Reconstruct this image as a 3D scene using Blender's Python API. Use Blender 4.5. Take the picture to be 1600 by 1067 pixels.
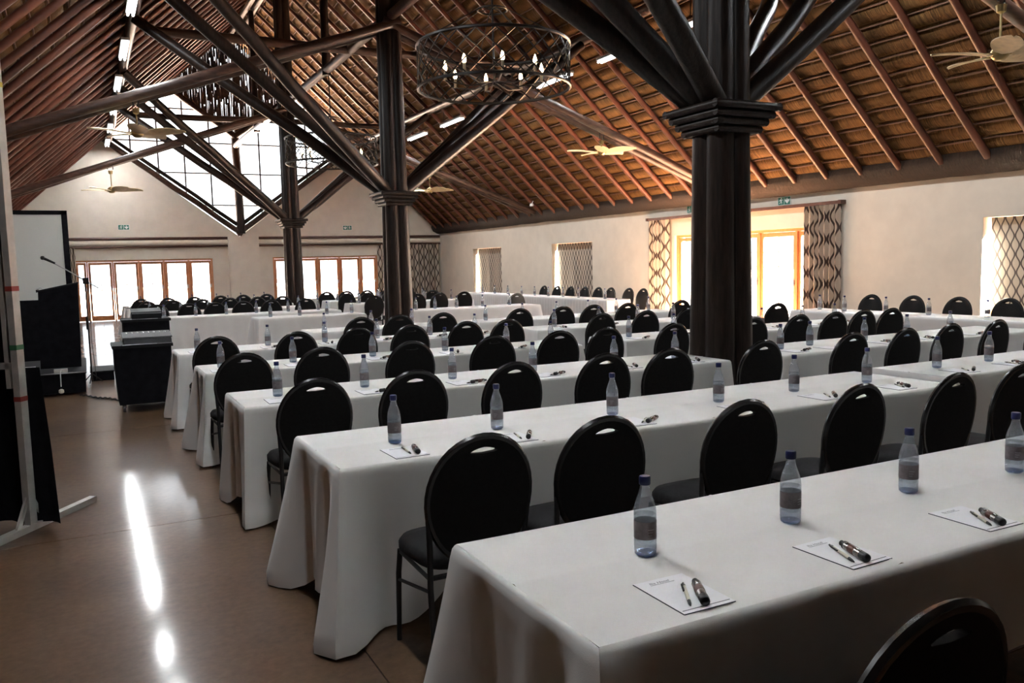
import bpy, bmesh, math, random
from mathutils import Vector, Matrix, Euler
PI = math.pi
random.seed(11)
for o in list(bpy.data.objects):
    bpy.data.objects.remove(o)
scene = bpy.context.scene
COL = scene.collection

# ------------------------------------------------------------------ camera
F_PX, CAM_H = 1291.0, 1.6
yaw, pit, rol = math.radians(27.16), math.radians(5.46), math.radians(1.40)
fwd = Vector((math.sin(yaw) * math.cos(pit), math.cos(yaw) * math.cos(pit), -math.sin(pit)))
rgt0 = Vector((math.cos(yaw), -math.sin(yaw), 0.0))
dwn0 = fwd.cross(rgt0)
rgt = rgt0 * math.cos(rol) + dwn0 * math.sin(rol)
dwn = -rgt0 * math.sin(rol) + dwn0 * math.cos(rol)
cam_data = bpy.data.cameras.new('camera')
cam = bpy.data.objects.new('camera', cam_data)
COL.objects.link(cam)
rot = Matrix((rgt, -dwn, -fwd)).transposed()
cam.matrix_world = Matrix.Translation((0, 0, CAM_H)) @ rot.to_4x4()
cam_data.sensor_width = 36.0
cam_data.lens = F_PX / 1600.0 * 36.0
cam_data.clip_start = 0.05
cam_data.clip_end = 300
scene.camera = cam

# ------------------------------------------------------------------ world, sun, exposure
world = bpy.data.worlds.new('sky')
scene.world = world
world.use_nodes = True
bg = world.node_tree.nodes['Background']
bg.inputs[0].default_value = (0.90, 0.95, 1.0, 1)
bg.inputs[1].default_value = 3.2
sun_d = bpy.data.lights.new('sun', 'SUN')
sun_d.energy = 2400.0
sun_d.color = (1.0, 0.93, 0.82)
sun_d.angle = math.radians(0.6)
sun = bpy.data.objects.new('sun', sun_d)
COL.objects.link(sun)
# afternoon sun on the right-hand side: it falls through the side doors on to the floor
sun_dir = Vector((-0.72, 0.22, -0.63)).normalized()
sun.rotation_euler = sun_dir.to_track_quat('-Z', 'Y').to_euler()
sun.location = (30, 12, 40)
scene.view_settings.view_transform = 'Standard'
scene.view_settings.look = 'None'
scene.view_settings.exposure = 0.28
scene.view_settings.gamma = 1.0
scene.view_settings.use_curve_mapping = False
TUBE_POWER = 66.0

# ------------------------------------------------------------------ dimensions: hall structure, here and below, scaled up about the camera and baked in
XC = 4.938                      # centre line of the hall
XL, XR = -2.61, 12.486          # inner faces of the side walls
YB, YF = -4.0, 30.397            # wall behind the camera, far gable wall
SL = 0.92                      # roof slope
COLY = (5.593, 14.012, 22.193)     # the three timber columns
def raft_z(x):                 # centre line of the rafters
    d = x - XC
    return 3.012 + SL * (7.266 - abs(d))
def mirror(x): return 2 * XC - x

# ------------------------------------------------------------------ materials
MATS = {}
def nodes_of(name):
    m = bpy.data.materials.new(name)
    m.use_nodes = True
    nt = m.node_tree
    b = nt.nodes['Principled BSDF']
    MATS[name] = m
    return m, nt, b
def ramp(nt, fac, stops):
    r = nt.nodes.new('ShaderNodeValToRGB')
    el = r.color_ramp.elements
    while len(el) < len(stops): el.new(0.5)
    for e, (p, c) in zip(el, stops):
        e.position = p
        e.color = (*c, 1)
    nt.links.new(fac, r.inputs[0])
    return r.outputs[0]
def coords(nt, kind='Object', scale=(1, 1, 1)):
    t = nt.nodes.new('ShaderNodeTexCoord')
    mp = nt.nodes.new('ShaderNodeMapping')
    mp.inputs['Scale'].default_value = scale
    nt.links.new(t.outputs[kind], mp.inputs[0])
    return mp.outputs[0]
def noise(nt, vec, scale, detail=4.0, rough=0.55):
    n = nt.nodes.new('ShaderNodeTexNoise')
    n.inputs['Scale'].default_value = scale
    n.inputs['Detail'].default_value = detail
    n.inputs['Roughness'].default_value = rough
    if vec is not None: nt.links.new(vec, n.inputs['Vector'])
    return n.outputs['Fac']
def bump(nt, b, h, strength=0.3, dist=0.01):
    n = nt.nodes.new('ShaderNodeBump')
    n.inputs['Strength'].default_value = strength
    n.inputs['Distance'].default_value = dist
    nt.links.new(h, n.inputs['Height'])
    nt.links.new(n.outputs[0], b.inputs['Normal'])
def mth(nt, op, a, b=None, clamp=False):
    n = nt.nodes.new('ShaderNodeMath')
    n.operation = op
    n.use_clamp = clamp
    for i, v in enumerate((a, b)):
        if v is None: continue
        if isinstance(v, (int, float)): n.inputs[i].default_value = v
        else: nt.links.new(v, n.inputs[i])
    return n.outputs[0]
def simple(name, col, rough=0.5, metal=0.0, spec=0.5, vary=0.0, vscale=8.0, coat=0.0, bmp=0.0, scale=(1, 1, 1), kind='Object', sheen=0.0):
    m, nt, b = nodes_of(name)
    b.inputs['Roughness'].default_value = rough
    b.inputs['Metallic'].default_value = metal
    b.inputs['Specular IOR Level'].default_value = spec
    b.inputs['Coat Weight'].default_value = coat
    b.inputs['Coat Roughness'].default_value = 0.2
    b.inputs['Sheen Weight'].default_value = sheen
    if vary > 0:
        v = coords(nt, kind, scale)
        f = noise(nt, v, vscale)
        lo = tuple(max(0, c * (1 - vary)) for c in col)
        hi = tuple(min(1, c * (1 + vary)) for c in col)
        nt.links.new(ramp(nt, f, ((0.3, lo), (0.7, hi))), b.inputs['Base Color'])
        if bmp > 0: bump(nt, b, f, bmp, 0.01)
    else:
        b.inputs['Base Color'].default_value = (*col, 1)
    return m
def emit(name, col, strength):
    m, nt, b = nodes_of(name)
    b.inputs['Base Color'].default_value = (*col, 1)
    b.inputs['Emission Color'].default_value = (*col, 1)
    b.inputs['Emission Strength'].default_value = strength
    return m

simple('plaster', (0.66, 0.605, 0.515), 0.85, vary=0.05, vscale=3.0, bmp=0.12)
simple('log_dark', (0.019, 0.0118, 0.009), 0.40, vary=0.5, vscale=6.0, scale=(6, 6, 0.7), bmp=0.3, spec=0.25)
simple('log_tie', (0.050, 0.026, 0.018), 0.38, vary=0.5, vscale=5.0, scale=(1, 5, 5), bmp=0.3, spec=0.35)
simple('log_red', (0.084, 0.026, 0.0135), 0.45, vary=0.4, vscale=3.0, bmp=0.2, spec=0.35)
simple('batten_wood', (0.10, 0.045, 0.026), 0.7, vary=0.4, vscale=5.0)
simple('door_wood', (0.48, 0.19, 0.07), 0.45, vary=0.2, vscale=5.0, scale=(6, 6, 1))
simple('rail_wood', (0.075, 0.03, 0.02), 0.4, vary=0.3)
simple('chair_shell', (0.010, 0.0095, 0.0095), 0.75, spec=0.15, vary=0.2, vscale=60)
simple('chair_rim', (0.012, 0.011, 0.011), 0.26, spec=0.5)
simple('seat_fabric', (0.018, 0.017, 0.018), 0.85, spec=0.2, vary=0.2, vscale=60)
simple('leg_metal', (0.016, 0.016, 0.018), 0.42, metal=0.2)
simple('cap_blue', (0.006, 0.011, 0.075), 0.4)
simple('label_grey', (0.19, 0.168, 0.175), 0.5, vary=0.15, vscale=90)
simple('label_mark', (0.42, 0.41, 0.43), 0.5)
simple('paper', (0.84, 0.84, 0.87), 0.6)
simple('ink', (0.10, 0.10, 0.13), 0.6)
simple('pen_white', (0.62, 0.60, 0.50), 0.35)
simple('black_plastic', (0.012, 0.012, 0.013), 0.3)
simple('foil', (0.55, 0.53, 0.52), 0.22, metal=0.9, vary=0.45, vscale=130)
simple('foil_brown', (0.12, 0.05, 0.035), 0.3, metal=0.3, vary=0.5, vscale=120)
simple('black_cloth', (0.008, 0.008, 0.010), 0.9, spec=0.1, vary=0.3, vscale=10)
simple('black_case', (0.010, 0.010, 0.012), 0.65, spec=0.25, vary=0.3, vscale=20)
simple('mixer_grey', (0.022, 0.022, 0.024), 0.6)
simple('silver_strip', (0.55, 0.56, 0.57), 0.35, metal=0.6)
simple('aluminium', (0.50, 0.49, 0.46), 0.45, metal=0.35, vary=0.12, vscale=12)
simple('screen_white', (0.68, 0.70, 0.66), 0.8)
simple('tape_red', (0.28, 0.04, 0.03), 0.6)
simple('tape_yellow', (0.45, 0.33, 0.04), 0.6)
simple('tape_green', (0.03, 0.14, 0.06), 0.6)
simple('fan_blade', (0.72, 0.60, 0.36), 0.5, vary=0.15, vscale=14)
simple('fan_metal', (0.45, 0.34, 0.16), 0.3, metal=0.9)
simple('iron', (0.014, 0.012, 0.011), 0.36, metal=0.4)
simple('candle_sleeve', (0.35, 0.30, 0.22), 0.5)
simple('white_plastic', (0.75, 0.75, 0.74), 0.4)
simple('sign_green', (0.015, 0.16, 0.11), 0.45)
simple('sign_white', (0.78, 0.80, 0.78), 0.45)
simple('window_bar', (0.06, 0.05, 0.05), 0.5)
simple('reed', (0.05, 0.03, 0.022), 0.8, vary=0.4, vscale=9)
simple('cable', (0.012, 0.012, 0.012), 0.5)
simple('paving', (0.11, 0.075, 0.058), 0.9, vary=0.12, vscale=1.5)
simple('bounce_warm', (0.50, 0.30, 0.20), 0.9, vary=0.1, vscale=3)  # warm colour of the added slab that bounces sunlight
emit('tube_light', (0.93, 0.97, 1.0), 3.5)
emit('bulb_light', (1.0, 0.72, 0.40), 16.0)

def mat_floor():
    m, nt, b = nodes_of('polished_screed')
    v = coords(nt, 'Object')
    mix = mth(nt, 'ADD', mth(nt, 'MULTIPLY', noise(nt, v, 0.9, 5, 0.6), 0.65), mth(nt, 'MULTIPLY', noise(nt, v, 24.0, 3, 0.6), 0.35))
    nt.links.new(ramp(nt, mix, ((0.34, (0.070, 0.040, 0.024)), (0.50, (0.112, 0.065, 0.038)), (0.66, (0.155, 0.092, 0.054)))), b.inputs['Base Color'])
    b.inputs['Roughness'].default_value = 0.34
    b.inputs['Specular IOR Level'].default_value = 0.04
    b.inputs['Coat Weight'].default_value = 0.70
    b.inputs['Coat Roughness'].default_value = 0.105
mat_floor()
simple('brick_dark', (0.10, 0.065, 0.048), 0.9, vary=0.2, vscale=4)
simple('joint_dark', (0.02, 0.014, 0.010), 0.9)

def mat_cloth():
    m, nt, b = nodes_of('white_cloth')
    v = coords(nt, 'Object')
    f = noise(nt, v, 2.2, 3, 0.5)
    nt.links.new(ramp(nt, f, ((0.3, (0.72, 0.71, 0.69)), (0.7, (0.80, 0.79, 0.77)))), b.inputs['Base Color'])
    b.inputs['Roughness'].default_value = 0.85
    b.inputs['Specular IOR Level'].default_value = 0.25
    b.inputs['Sheen Weight'].default_value = 0.15
    w = noise(nt, v, 320.0, 2, 0.5)
    big = noise(nt, v, 5.0, 2, 0.5)
    bump(nt, b, mth(nt, 'ADD', mth(nt, 'MULTIPLY', w, 0.12), big), 0.25, 0.012)
mat_cloth()

def mat_thatch():
    m, nt, b = nodes_of('thatch')
    v = coords(nt, 'UV', (70.0, 2.2, 1))
    f = noise(nt, v, 1.0, 5, 0.65)
    v2 = coords(nt, 'UV', (1, 1, 1))
    g = noise(nt, v2, 1.1, 3, 0.5)
    mix = mth(nt, 'ADD', mth(nt, 'MULTIPLY', f, 0.75), mth(nt, 'MULTIPLY', g, 0.25))
    nt.links.new(ramp(nt, mix, ((0.32, (0.022, 0.0115, 0.005)), (0.50, (0.098, 0.049, 0.016)), (0.68, (0.205, 0.108, 0.035)))), b.inputs['Base Color'])
    b.inputs['Roughness'].default_value = 0.9
    b.inputs['Specular IOR Level'].default_value = 0.15
    bump(nt, b, f, 0.9, 0.02)
mat_thatch()
def mat_eave():  # thatch darkened in colour to stand for the shade under the eave
    m, nt, b = nodes_of('thatch_shaded')
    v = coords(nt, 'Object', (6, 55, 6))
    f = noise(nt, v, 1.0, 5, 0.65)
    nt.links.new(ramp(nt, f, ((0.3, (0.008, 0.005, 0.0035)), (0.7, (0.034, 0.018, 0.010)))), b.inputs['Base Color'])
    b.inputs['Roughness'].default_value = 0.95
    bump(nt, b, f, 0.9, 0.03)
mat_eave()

def mat_glass(name, tint, gloss=0.10, refr_mix=0.0, refr_col=(0.8, 0.87, 0.95)):
    m, nt, b = nodes_of(name)
    out = nt.nodes['Material Output']
    tr = nt.nodes.new('ShaderNodeBsdfTransparent')
    tr.inputs[0].default_value = (*tint, 1)
    gl = nt.nodes.new('ShaderNodeBsdfGlossy')
    gl.inputs['Roughness'].default_value = 0.06
    lw = nt.nodes.new('ShaderNodeLayerWeight')
    lw.inputs[0].default_value = 0.25
    fac = mth(nt, 'ADD', mth(nt, 'MULTIPLY', lw.outputs['Facing'], 0.45), gloss, True)
    mx = nt.nodes.new('ShaderNodeMixShader')
    nt.links.new(fac, mx.inputs[0])
    nt.links.new(tr.outputs[0], mx.inputs[1])
    nt.links.new(gl.outputs[0], mx.inputs[2])
    last = mx.outputs[0]
    if refr_mix > 0:  # diffuse colour standing in for light refracted through the bottle
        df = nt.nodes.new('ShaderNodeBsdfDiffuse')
        df.inputs[0].default_value = (*refr_col, 1)
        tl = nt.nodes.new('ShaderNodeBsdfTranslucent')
        tl.inputs[0].default_value = (*refr_col, 1)
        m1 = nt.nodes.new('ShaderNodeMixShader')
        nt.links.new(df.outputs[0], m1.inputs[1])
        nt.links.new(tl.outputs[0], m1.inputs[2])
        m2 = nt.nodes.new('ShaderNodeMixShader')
        m2.inputs[0].default_value = refr_mix
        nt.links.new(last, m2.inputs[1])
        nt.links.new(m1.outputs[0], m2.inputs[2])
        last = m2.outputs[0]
    nt.links.new(last, out.inputs[0])
    nt.nodes.remove(b)
mat_glass('window_glass', (0.96, 0.97, 0.97), 0.03)
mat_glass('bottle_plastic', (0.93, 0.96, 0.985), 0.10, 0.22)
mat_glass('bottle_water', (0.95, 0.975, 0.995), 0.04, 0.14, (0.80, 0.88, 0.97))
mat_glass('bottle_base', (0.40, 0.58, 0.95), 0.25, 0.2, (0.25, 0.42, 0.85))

def mat_fabric(name, ground, line, w, h, transl):
    """ogee trellis print: pairs of mirrored wavy lines, UV in metres"""
    m, nt, b = nodes_of(name)
    t = nt.nodes.new('ShaderNodeTexCoord')
    s = nt.nodes.new('ShaderNodeSeparateXYZ')
    nt.links.new(t.outputs['UV'], s.inputs[0])
    p = mth(nt, 'MULTIPLY', s.outputs[0], 2.0 / w)
    c = mth(nt, 'MULTIPLY', mth(nt, 'COSINE', mth(nt, 'MULTIPLY', s.outputs[1], 2 * PI / h)), 0.36)
    def dist(q):      # distance of q to the nearest even number
        return mth(nt, 'ABSOLUTE', mth(nt, 'SUBTRACT', mth(nt, 'MODULO', mth(nt, 'ADD', q, 401.0), 2.0), 1.0))
    d1 = dist(mth(nt, 'SUBTRACT', p, c))
    d2 = dist(mth(nt, 'ADD', mth(nt, 'ADD', p, 1.0), c))
    d = mth(nt, 'MINIMUM', d1, d2)
    k = mth(nt, 'LESS_THAN', d, 0.17)
    mx = nt.nodes.new('ShaderNodeMix')
    mx.data_type = 'RGBA'
    nt.links.new(k, mx.inputs[0])
    mx.inputs[6].default_value = (*ground, 1)
    mx.inputs[7].default_value = (*line, 1)
    nt.links.new(mx.outputs[2], b.inputs['Base Color'])
    b.inputs['Roughness'].default_value = 0.85
    b.inputs['Specular IOR Level'].default_value = 0.2
    if transl > 0:
        tl = nt.nodes.new('ShaderNodeBsdfTranslucent')
        nt.links.new(mx.outputs[2], tl.inputs[0])
        ms = nt.nodes.new('ShaderNodeMixShader')
        ms.inputs[0].default_value = transl
        nt.links.new(b.outputs[0], ms.inputs[1])
        nt.links.new(tl.outputs[0], ms.inputs[2])
        nt.links.new(ms.outputs[0], nt.nodes['Material Output'].inputs[0])
mat_fabric('ogee_fabric', (0.46, 0.40, 0.33), (0.045, 0.034, 0.032), 0.15, 0.30, 0.10)
mat_fabric('ogee_curtain', (0.46, 0.40, 0.33), (0.05, 0.036, 0.032), 0.135, 0.42, 0.10)
mat_fabric('ogee_lined', (0.46, 0.40, 0.33), (0.045, 0.034, 0.032), 0.15, 0.28, 0.0)

# ------------------------------------------------------------------ mesh builder
class MB:
    def __init__(s):
        s.v, s.f, s.uv, s.mi = [], [], {}, []
        s.cur = 0
    def add(s, verts, faces, uvs=None):
        n = len(s.v)
        s.v += [tuple(p) for p in verts]
        for f in faces:
            s.f.append(tuple(i + n for i in f))
            s.mi.append(s.cur)
        if uvs:
            for i, u in enumerate(uvs): s.uv[n + i] = u
        return s
    def box(s, a, b):
        (x0, y0, z0), (x1, y1, z1) = a, b
        v = [(x0, y0, z0), (x1, y0, z0), (x1, y1, z0), (x0, y1, z0), (x0, y0, z1), (x1, y0, z1), (x1, y1, z1), (x0, y1, z1)]
        return s.add(v, [(0, 3, 2, 1), (4, 5, 6, 7), (0, 1, 5, 4), (1, 2, 6, 5), (2, 3, 7, 6), (3, 0, 4, 7)])
    def prism(s, poly, axis, a, b):
        """poly in the two other axes, extruded along axis from a to b"""
        def P(u, w, t):
            return {0: (t, u, w), 1: (u, t, w), 2: (u, w, t)}[axis]
        n = len(poly)
        v = [P(u, w, a) for u, w in poly] + [P(u, w, b) for u, w in poly]
        f = [tuple(range(n))[::-1], tuple(range(n, 2 * n))]
        f += [(i, (i + 1) % n, n + (i + 1) % n, n + i) for i in range(n)]
        return s.add(v, f)
    def tube(s, pts, r, n=8, cap=True, closed=False):
        pts = [Vector(p) for p in pts]
        m = len(pts)
        rs = r if isinstance(r, (list, tuple)) else [r] * m
        verts, faces = [], []
        ref = None
        for i, p in enumerate(pts):
            if closed: t = pts[(i + 1) % m] - pts[i - 1]
            else: t = pts[min(i + 1, m - 1)] - pts[max(i - 1, 0)]
            t.normalize()
            if ref is None:
                ref = Vector((0, 0, 1)) if abs(t.z) < 0.9 else Vector((1, 0, 0))
            x = ref - t * ref.dot(t)
            if x.length < 1e-6: x = t.orthogonal()
            x.normalize()
            ref = x
            y = t.cross(x)
            for k in range(n):
                a = 2 * PI * k / n
                verts.append(p + (x * math.cos(a) + y * math.sin(a)) * rs[i])
        rng = m if closed else m - 1
        for i in range(rng):
            j = (i + 1) % m
            for k in range(n):
                k2 = (k + 1) % n
                faces.append((i * n + k, i * n + k2, j * n + k2, j * n + k))
        if cap and not closed:
            faces.append(tuple(range(n))[::-1])
            faces.append(tuple(range((m - 1) * n, m * n)))
        return s.add(verts, faces)
    def lathe(s, prof, n=16, c=(0, 0, 0), cap=True):
        verts, faces = [], []
        for r, z in prof:
            for k in range(n):
                a = 2 * PI * k / n
                verts.append((c[0] + r * math.cos(a), c[1] + r * math.sin(a), c[2] + z))
        for i in range(len(prof) - 1):
            for k in range(n):
                k2 = (k + 1) % n
                faces.append((i * n + k, i * n + k2, (i + 1) * n + k2, (i + 1) * n + k))
        if cap:
            if prof[0][0] > 1e-4: faces.append(tuple(range(n))[::-1])
            if prof[-1][0] > 1e-4: faces.append(tuple(range((len(prof) - 1) * n, len(prof) * n)))
        return s.add(verts, faces)
    def mesh(s, name, mats, smooth=True, weld=False):
        me = bpy.data.meshes.new(name)
        me.from_pydata(s.v, [], s.f)
        for mm in (mats if isinstance(mats, (list, tuple)) else [mats]):
            me.materials.append(MATS[mm] if isinstance(mm, str) else mm)
        if any(s.mi): me.polygons.foreach_set('material_index', s.mi)
        if s.uv:
            l = me.uv_layers.new(name='UVMap')
            for lp in me.loops:
                l.data[lp.index].uv = s.uv.get(lp.vertex_index, (0, 0))
        if smooth:
            me.polygons.foreach_set('use_smooth', [True] * len(me.polygons))
            me.set_sharp_from_angle(angle=math.radians(50))
        me.update()
        return me
    def build(s, name, mats, parent=None, smooth=True):
        return link(name, s.mesh(name, mats, smooth), parent)

def link(name, me, parent=None, loc=None, rz=None):
    o = bpy.data.objects.new(name, me)
    COL.objects.link(o)
    if parent is not None: o.parent = parent
    if loc is not None: o.location = loc
    if rz is not None: o.rotation_euler = (0, 0, rz)
    return o
def tag(o, label=None, cat=None, group=None, kind=None):
    if label: o['label'] = label
    if cat: o['category'] = cat
    if group: o['group'] = group
    if kind: o['kind'] = kind
    return o
def thing(name, label, cat, loc=(0, 0, 0), rz=0.0, group=None):
    o = bpy.data.objects.new(name, None)
    o.empty_display_size = 0.1
    COL.objects.link(o)
    o.location = loc
    o.rotation_euler = (0, 0, rz)
    return tag(o, label, cat, group)
KIDS = {}
def copy_tree(o, parent=None):
    c = o.copy()
    COL.objects.link(c)
    if parent is not None: c.parent = parent
    for ch in list(o.children): copy_tree(ch, c)
    return c
def struct(name, mb, mat, label=None, smooth=False):
    return tag(mb.build(name, mat, None, smooth), label, None, None, 'structure')
def struct_empty(name, label=None):
    o = bpy.data.objects.new(name, None)
    COL.objects.link(o)
    return tag(o, label, None, None, 'structure')
ORD = ['zeroth', 'first', 'second', 'third', 'fourth', 'fifth', 'sixth', 'seventh', 'eighth', 'ninth', 'tenth', 'eleventh', 'twelfth', 'thirteenth', 'fourteenth']
def log(a, b, r0, r1=None, n=10, seg=6, wob=0.012, seed=0):
    """a slightly crooked pole from a to b"""
    rr = random.Random(seed)
    r1 = r0 if r1 is None else r1
    a, b = Vector(a), Vector(b)
    pts, rs = [], []
    for i in range(seg + 1):
        t = i / seg
        w = wob if 0 < i < seg else 0
        pts.append(a.lerp(b, t) + Vector((rr.uniform(-w, w), rr.uniform(-w, w), rr.uniform(-w, w))))
        rs.append((r0 + (r1 - r0) * t) * rr.uniform(0.96, 1.04))
    return MB().tube(pts, rs, n)

# ------------------------------------------------------------------ floor and ground
jx = [-2.9, 0.94, 4.59, 8.24, 12.7]
jy = [-4.2, -1.73, 1.92, 5.57, 9.22, 12.87, 16.52, 20.17, 23.82, 27.47, 30.7]
floor = struct('floor', MB().box((-3.0, -4.3, -0.12), (12.85, 30.75, -0.012)), 'joint_dark', 'polished brown screed floor with saw-cut joints')
for i in range(len(jx) - 1):
    for j in range(len(jy) - 1):
        MB().box((jx[i] + 0.003, jy[j] + 0.003, -0.012), (jx[i + 1] - 0.003, jy[j + 1] - 0.003, 0.0)).build('slab', 'polished_screed', floor, False)
struct('bounce_slab', MB().box((12.85, 7.0, -0.14), (20.0, 20.5, -0.03)), 'bounce_warm', 'added warm slab outside the right-hand doors that bounces sunlight inside')  # added ground slab, put in to bounce warm sunlight through the doors
struct('ground', MB().box((-60, -60, -0.35), (80, 100, -0.14)), 'paving', 'sunlit paving outside the hall')

# ------------------------------------------------------------------ walls
def wall_boxes(mb, axis, f0, f1, lo, hi, top, openings):
    """axis 0: wall runs along x; openings (a, b, z0, z1)"""
    cuts = sorted(openings)
    def bx(a, b, z0, z1):
        if b - a < 1e-4 or z1 - z0 < 1e-4: return
        if axis == 0: mb.box((a, f0, z0), (b, f1, z1))
        else: mb.box((f0, a, z0), (f1, b, z1))
    p = lo
    for a, b, z0, z1 in cuts:
        bx(p, a, 0, top)
        bx(a, b, 0, z0)
        bx(a, b, z1, top)
        p = b
    bx(p, hi, 0, top)
    return mb
R_OPEN = [(5.819, 8.17, 0.35, 2.12), (11.639, 15.763, 0.0, 2.142), (19.357, 21.583, 0.35, 2.12), (24.973, 27.233, 0.35, 2.12)]
struct('wall_right', wall_boxes(MB(), 1, XR, XR + 0.32, YB, YF + 0.3, 2.866, R_OPEN), 'plaster', 'long cream plastered side wall under the thatch')
struct('wall_left', MB().box((XL - 0.3, YB, 0), (XL, YF + 0.3, 3.12)), 'brick_dark')
struct('wall_back', MB().box((XL - 0.3, YB - 0.3, 0), (XR + 0.3, YB, 3.0)).prism([(XL - 0.3, 3.0), (XR + 0.3, 3.0), (XC, 10.2)], 1, YB - 0.3, YB), 'brick_dark')
G_OPEN = [(-0.294, 3.989, 0.0, 1.995), (6.034, 9.933, 0.0, 1.995)]
g = wall_boxes(MB(), 0, YF, YF + 0.3, XL, XR, 2.73, G_OPEN)
def thz(x): return 3.075 + SL * (7.319 - abs(x - XC))        # inner face of the thatch
vL = (0.904, 5.781)
sl_v = (vL[1] - 2.73) / (XC - vL[0])
g.prism([(XL, 2.73), (XC, 2.73), vL, (vL[0], thz(vL[0]) + 0.1), (XL, thz(XL) + 0.1)], 1, YF, YF + 0.3)
g.prism([(XC, 2.73), (XR, 2.73), (XR, thz(XR) + 0.1), (mirror(vL[0]), thz(vL[0]) + 0.1), (mirror(vL[0]), vL[1])], 1, YF, YF + 0.3)
struct('wall_far', g, 'plaster', 'far gable wall with folding doors and a big V-shaped window')
struct('trim_1', MB().box((4.509, YF - 0.25, 0), (5.537, YF, 2.73)), 'plaster', 'plastered pier between the two far folding doors')

# ------------------------------------------------------------------ gable window
W = struct_empty('window_1', 'large V-shaped gable window with thin dark glazing bars')
for side in (-1, 1):
    def gx(x): return x if side < 0 else mirror(x)
    log((gx(5.028), YF - 0.05, 2.82), (gx(0.701), YF - 0.05, 2.82 + 0.735 * 4.328), 0.095, 0.09, seed=31 + side).build('frame_log', 'log_tie', W)
    log((gx(4.859), YF - 0.09, 3.159), (gx(0.904), YF - 0.09, 3.159 + 0.735 * 3.955), 0.068, 0.062, seed=33 + side).build('frame_log', 'log_dark', W)
    log((gx(4.995), YF - 0.10, 6.143), (gx(2.542), YF - 0.10, 7.951), 0.10, 0.09, seed=35 + side).build('frame_log', 'log_dark', W)
log((XC + 0.05, YF - 0.03, 2.843), (XC + 0.02, YF - 0.03, 6.233), 0.15, 0.135, seed=37).build('centre_post', 'log_dark', W)
def win_lo(x): return 2.843 + 0.735 * abs(x - XC)
def win_hi(x):
    d = abs(x - XC)
    return min(thz(x) + 0.05, 6.143 + 0.737 * d if d < 2.4 else 99)
for k in range(-5, 6):
    x = XC + 0.83 * k
    if k == 0 or win_hi(x) - win_lo(x) < 0.15: continue
    MB().box((x - 0.026, YF + 0.08, win_lo(x)), (x + 0.026, YF + 0.12, win_hi(x))).build('glazing_bar', 'window_bar', W, False)
for z in (3.826, 4.911, 5.939, 7.047):
    d1 = min((z - 2.843) / 0.735, 7.319 - (z - 3.075) / SL)
    d0 = max(0.0, (z - 6.143) / 0.737)
    for s in (-1, 1):
        a, b = sorted((XC + s * d0, XC + s * d1))
        MB().box((a, YF + 0.085, z - 0.024), (b, YF + 0.115, z + 0.024)).build('glazing_bar', 'window_bar', W, False)
pane = [(XC, 2.79), (mirror(vL[0]) + 0.2, 5.95), (mirror(vL[0]) + 0.2, 6.0), (XC, 9.9), (vL[0] - 0.2, 6.0), (vL[0] - 0.2, 5.95)]
MB().add([(x, YF + 0.10, z) for x, z in pane], [tuple(range(6))]).build('pane', 'window_glass', W, False)
# reed screen closing the top of the gable
reeds = MB()
rr = random.Random(5)
x = XC - 2.43
while x < XC + 2.43:
    d = abs(x - XC)
    z0, z1 = 6.12 + 0.74 * d - rr.uniform(0.0, 0.05), thz(x) - 0.03
    r = rr.uniform(0.016, 0.024)
    # each reed is broken into pieces that leave slits for the light
    zz = z0
    while zz < z1:
        L = rr.uniform(0.35, 1.3)
        dx = rr.uniform(-0.012, 0.012)
        reeds.tube([(x, YF - 0.02, zz), (x + dx, YF - 0.02, min(zz + L, z1))], [r, r * 0.8], 5, False)
        zz += L + (rr.uniform(0.03, 0.22) if rr.random() < 0.22 else -0.05)
    x += 2 * r * (0.72 if rr.random() < 0.85 else 0.98)
ro = reeds.build('reed_screen', 'reed')
tag(ro, 'dark reed screen with slits of daylight at the top of the gable', 'reed screen', None, 'stuff')

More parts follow.
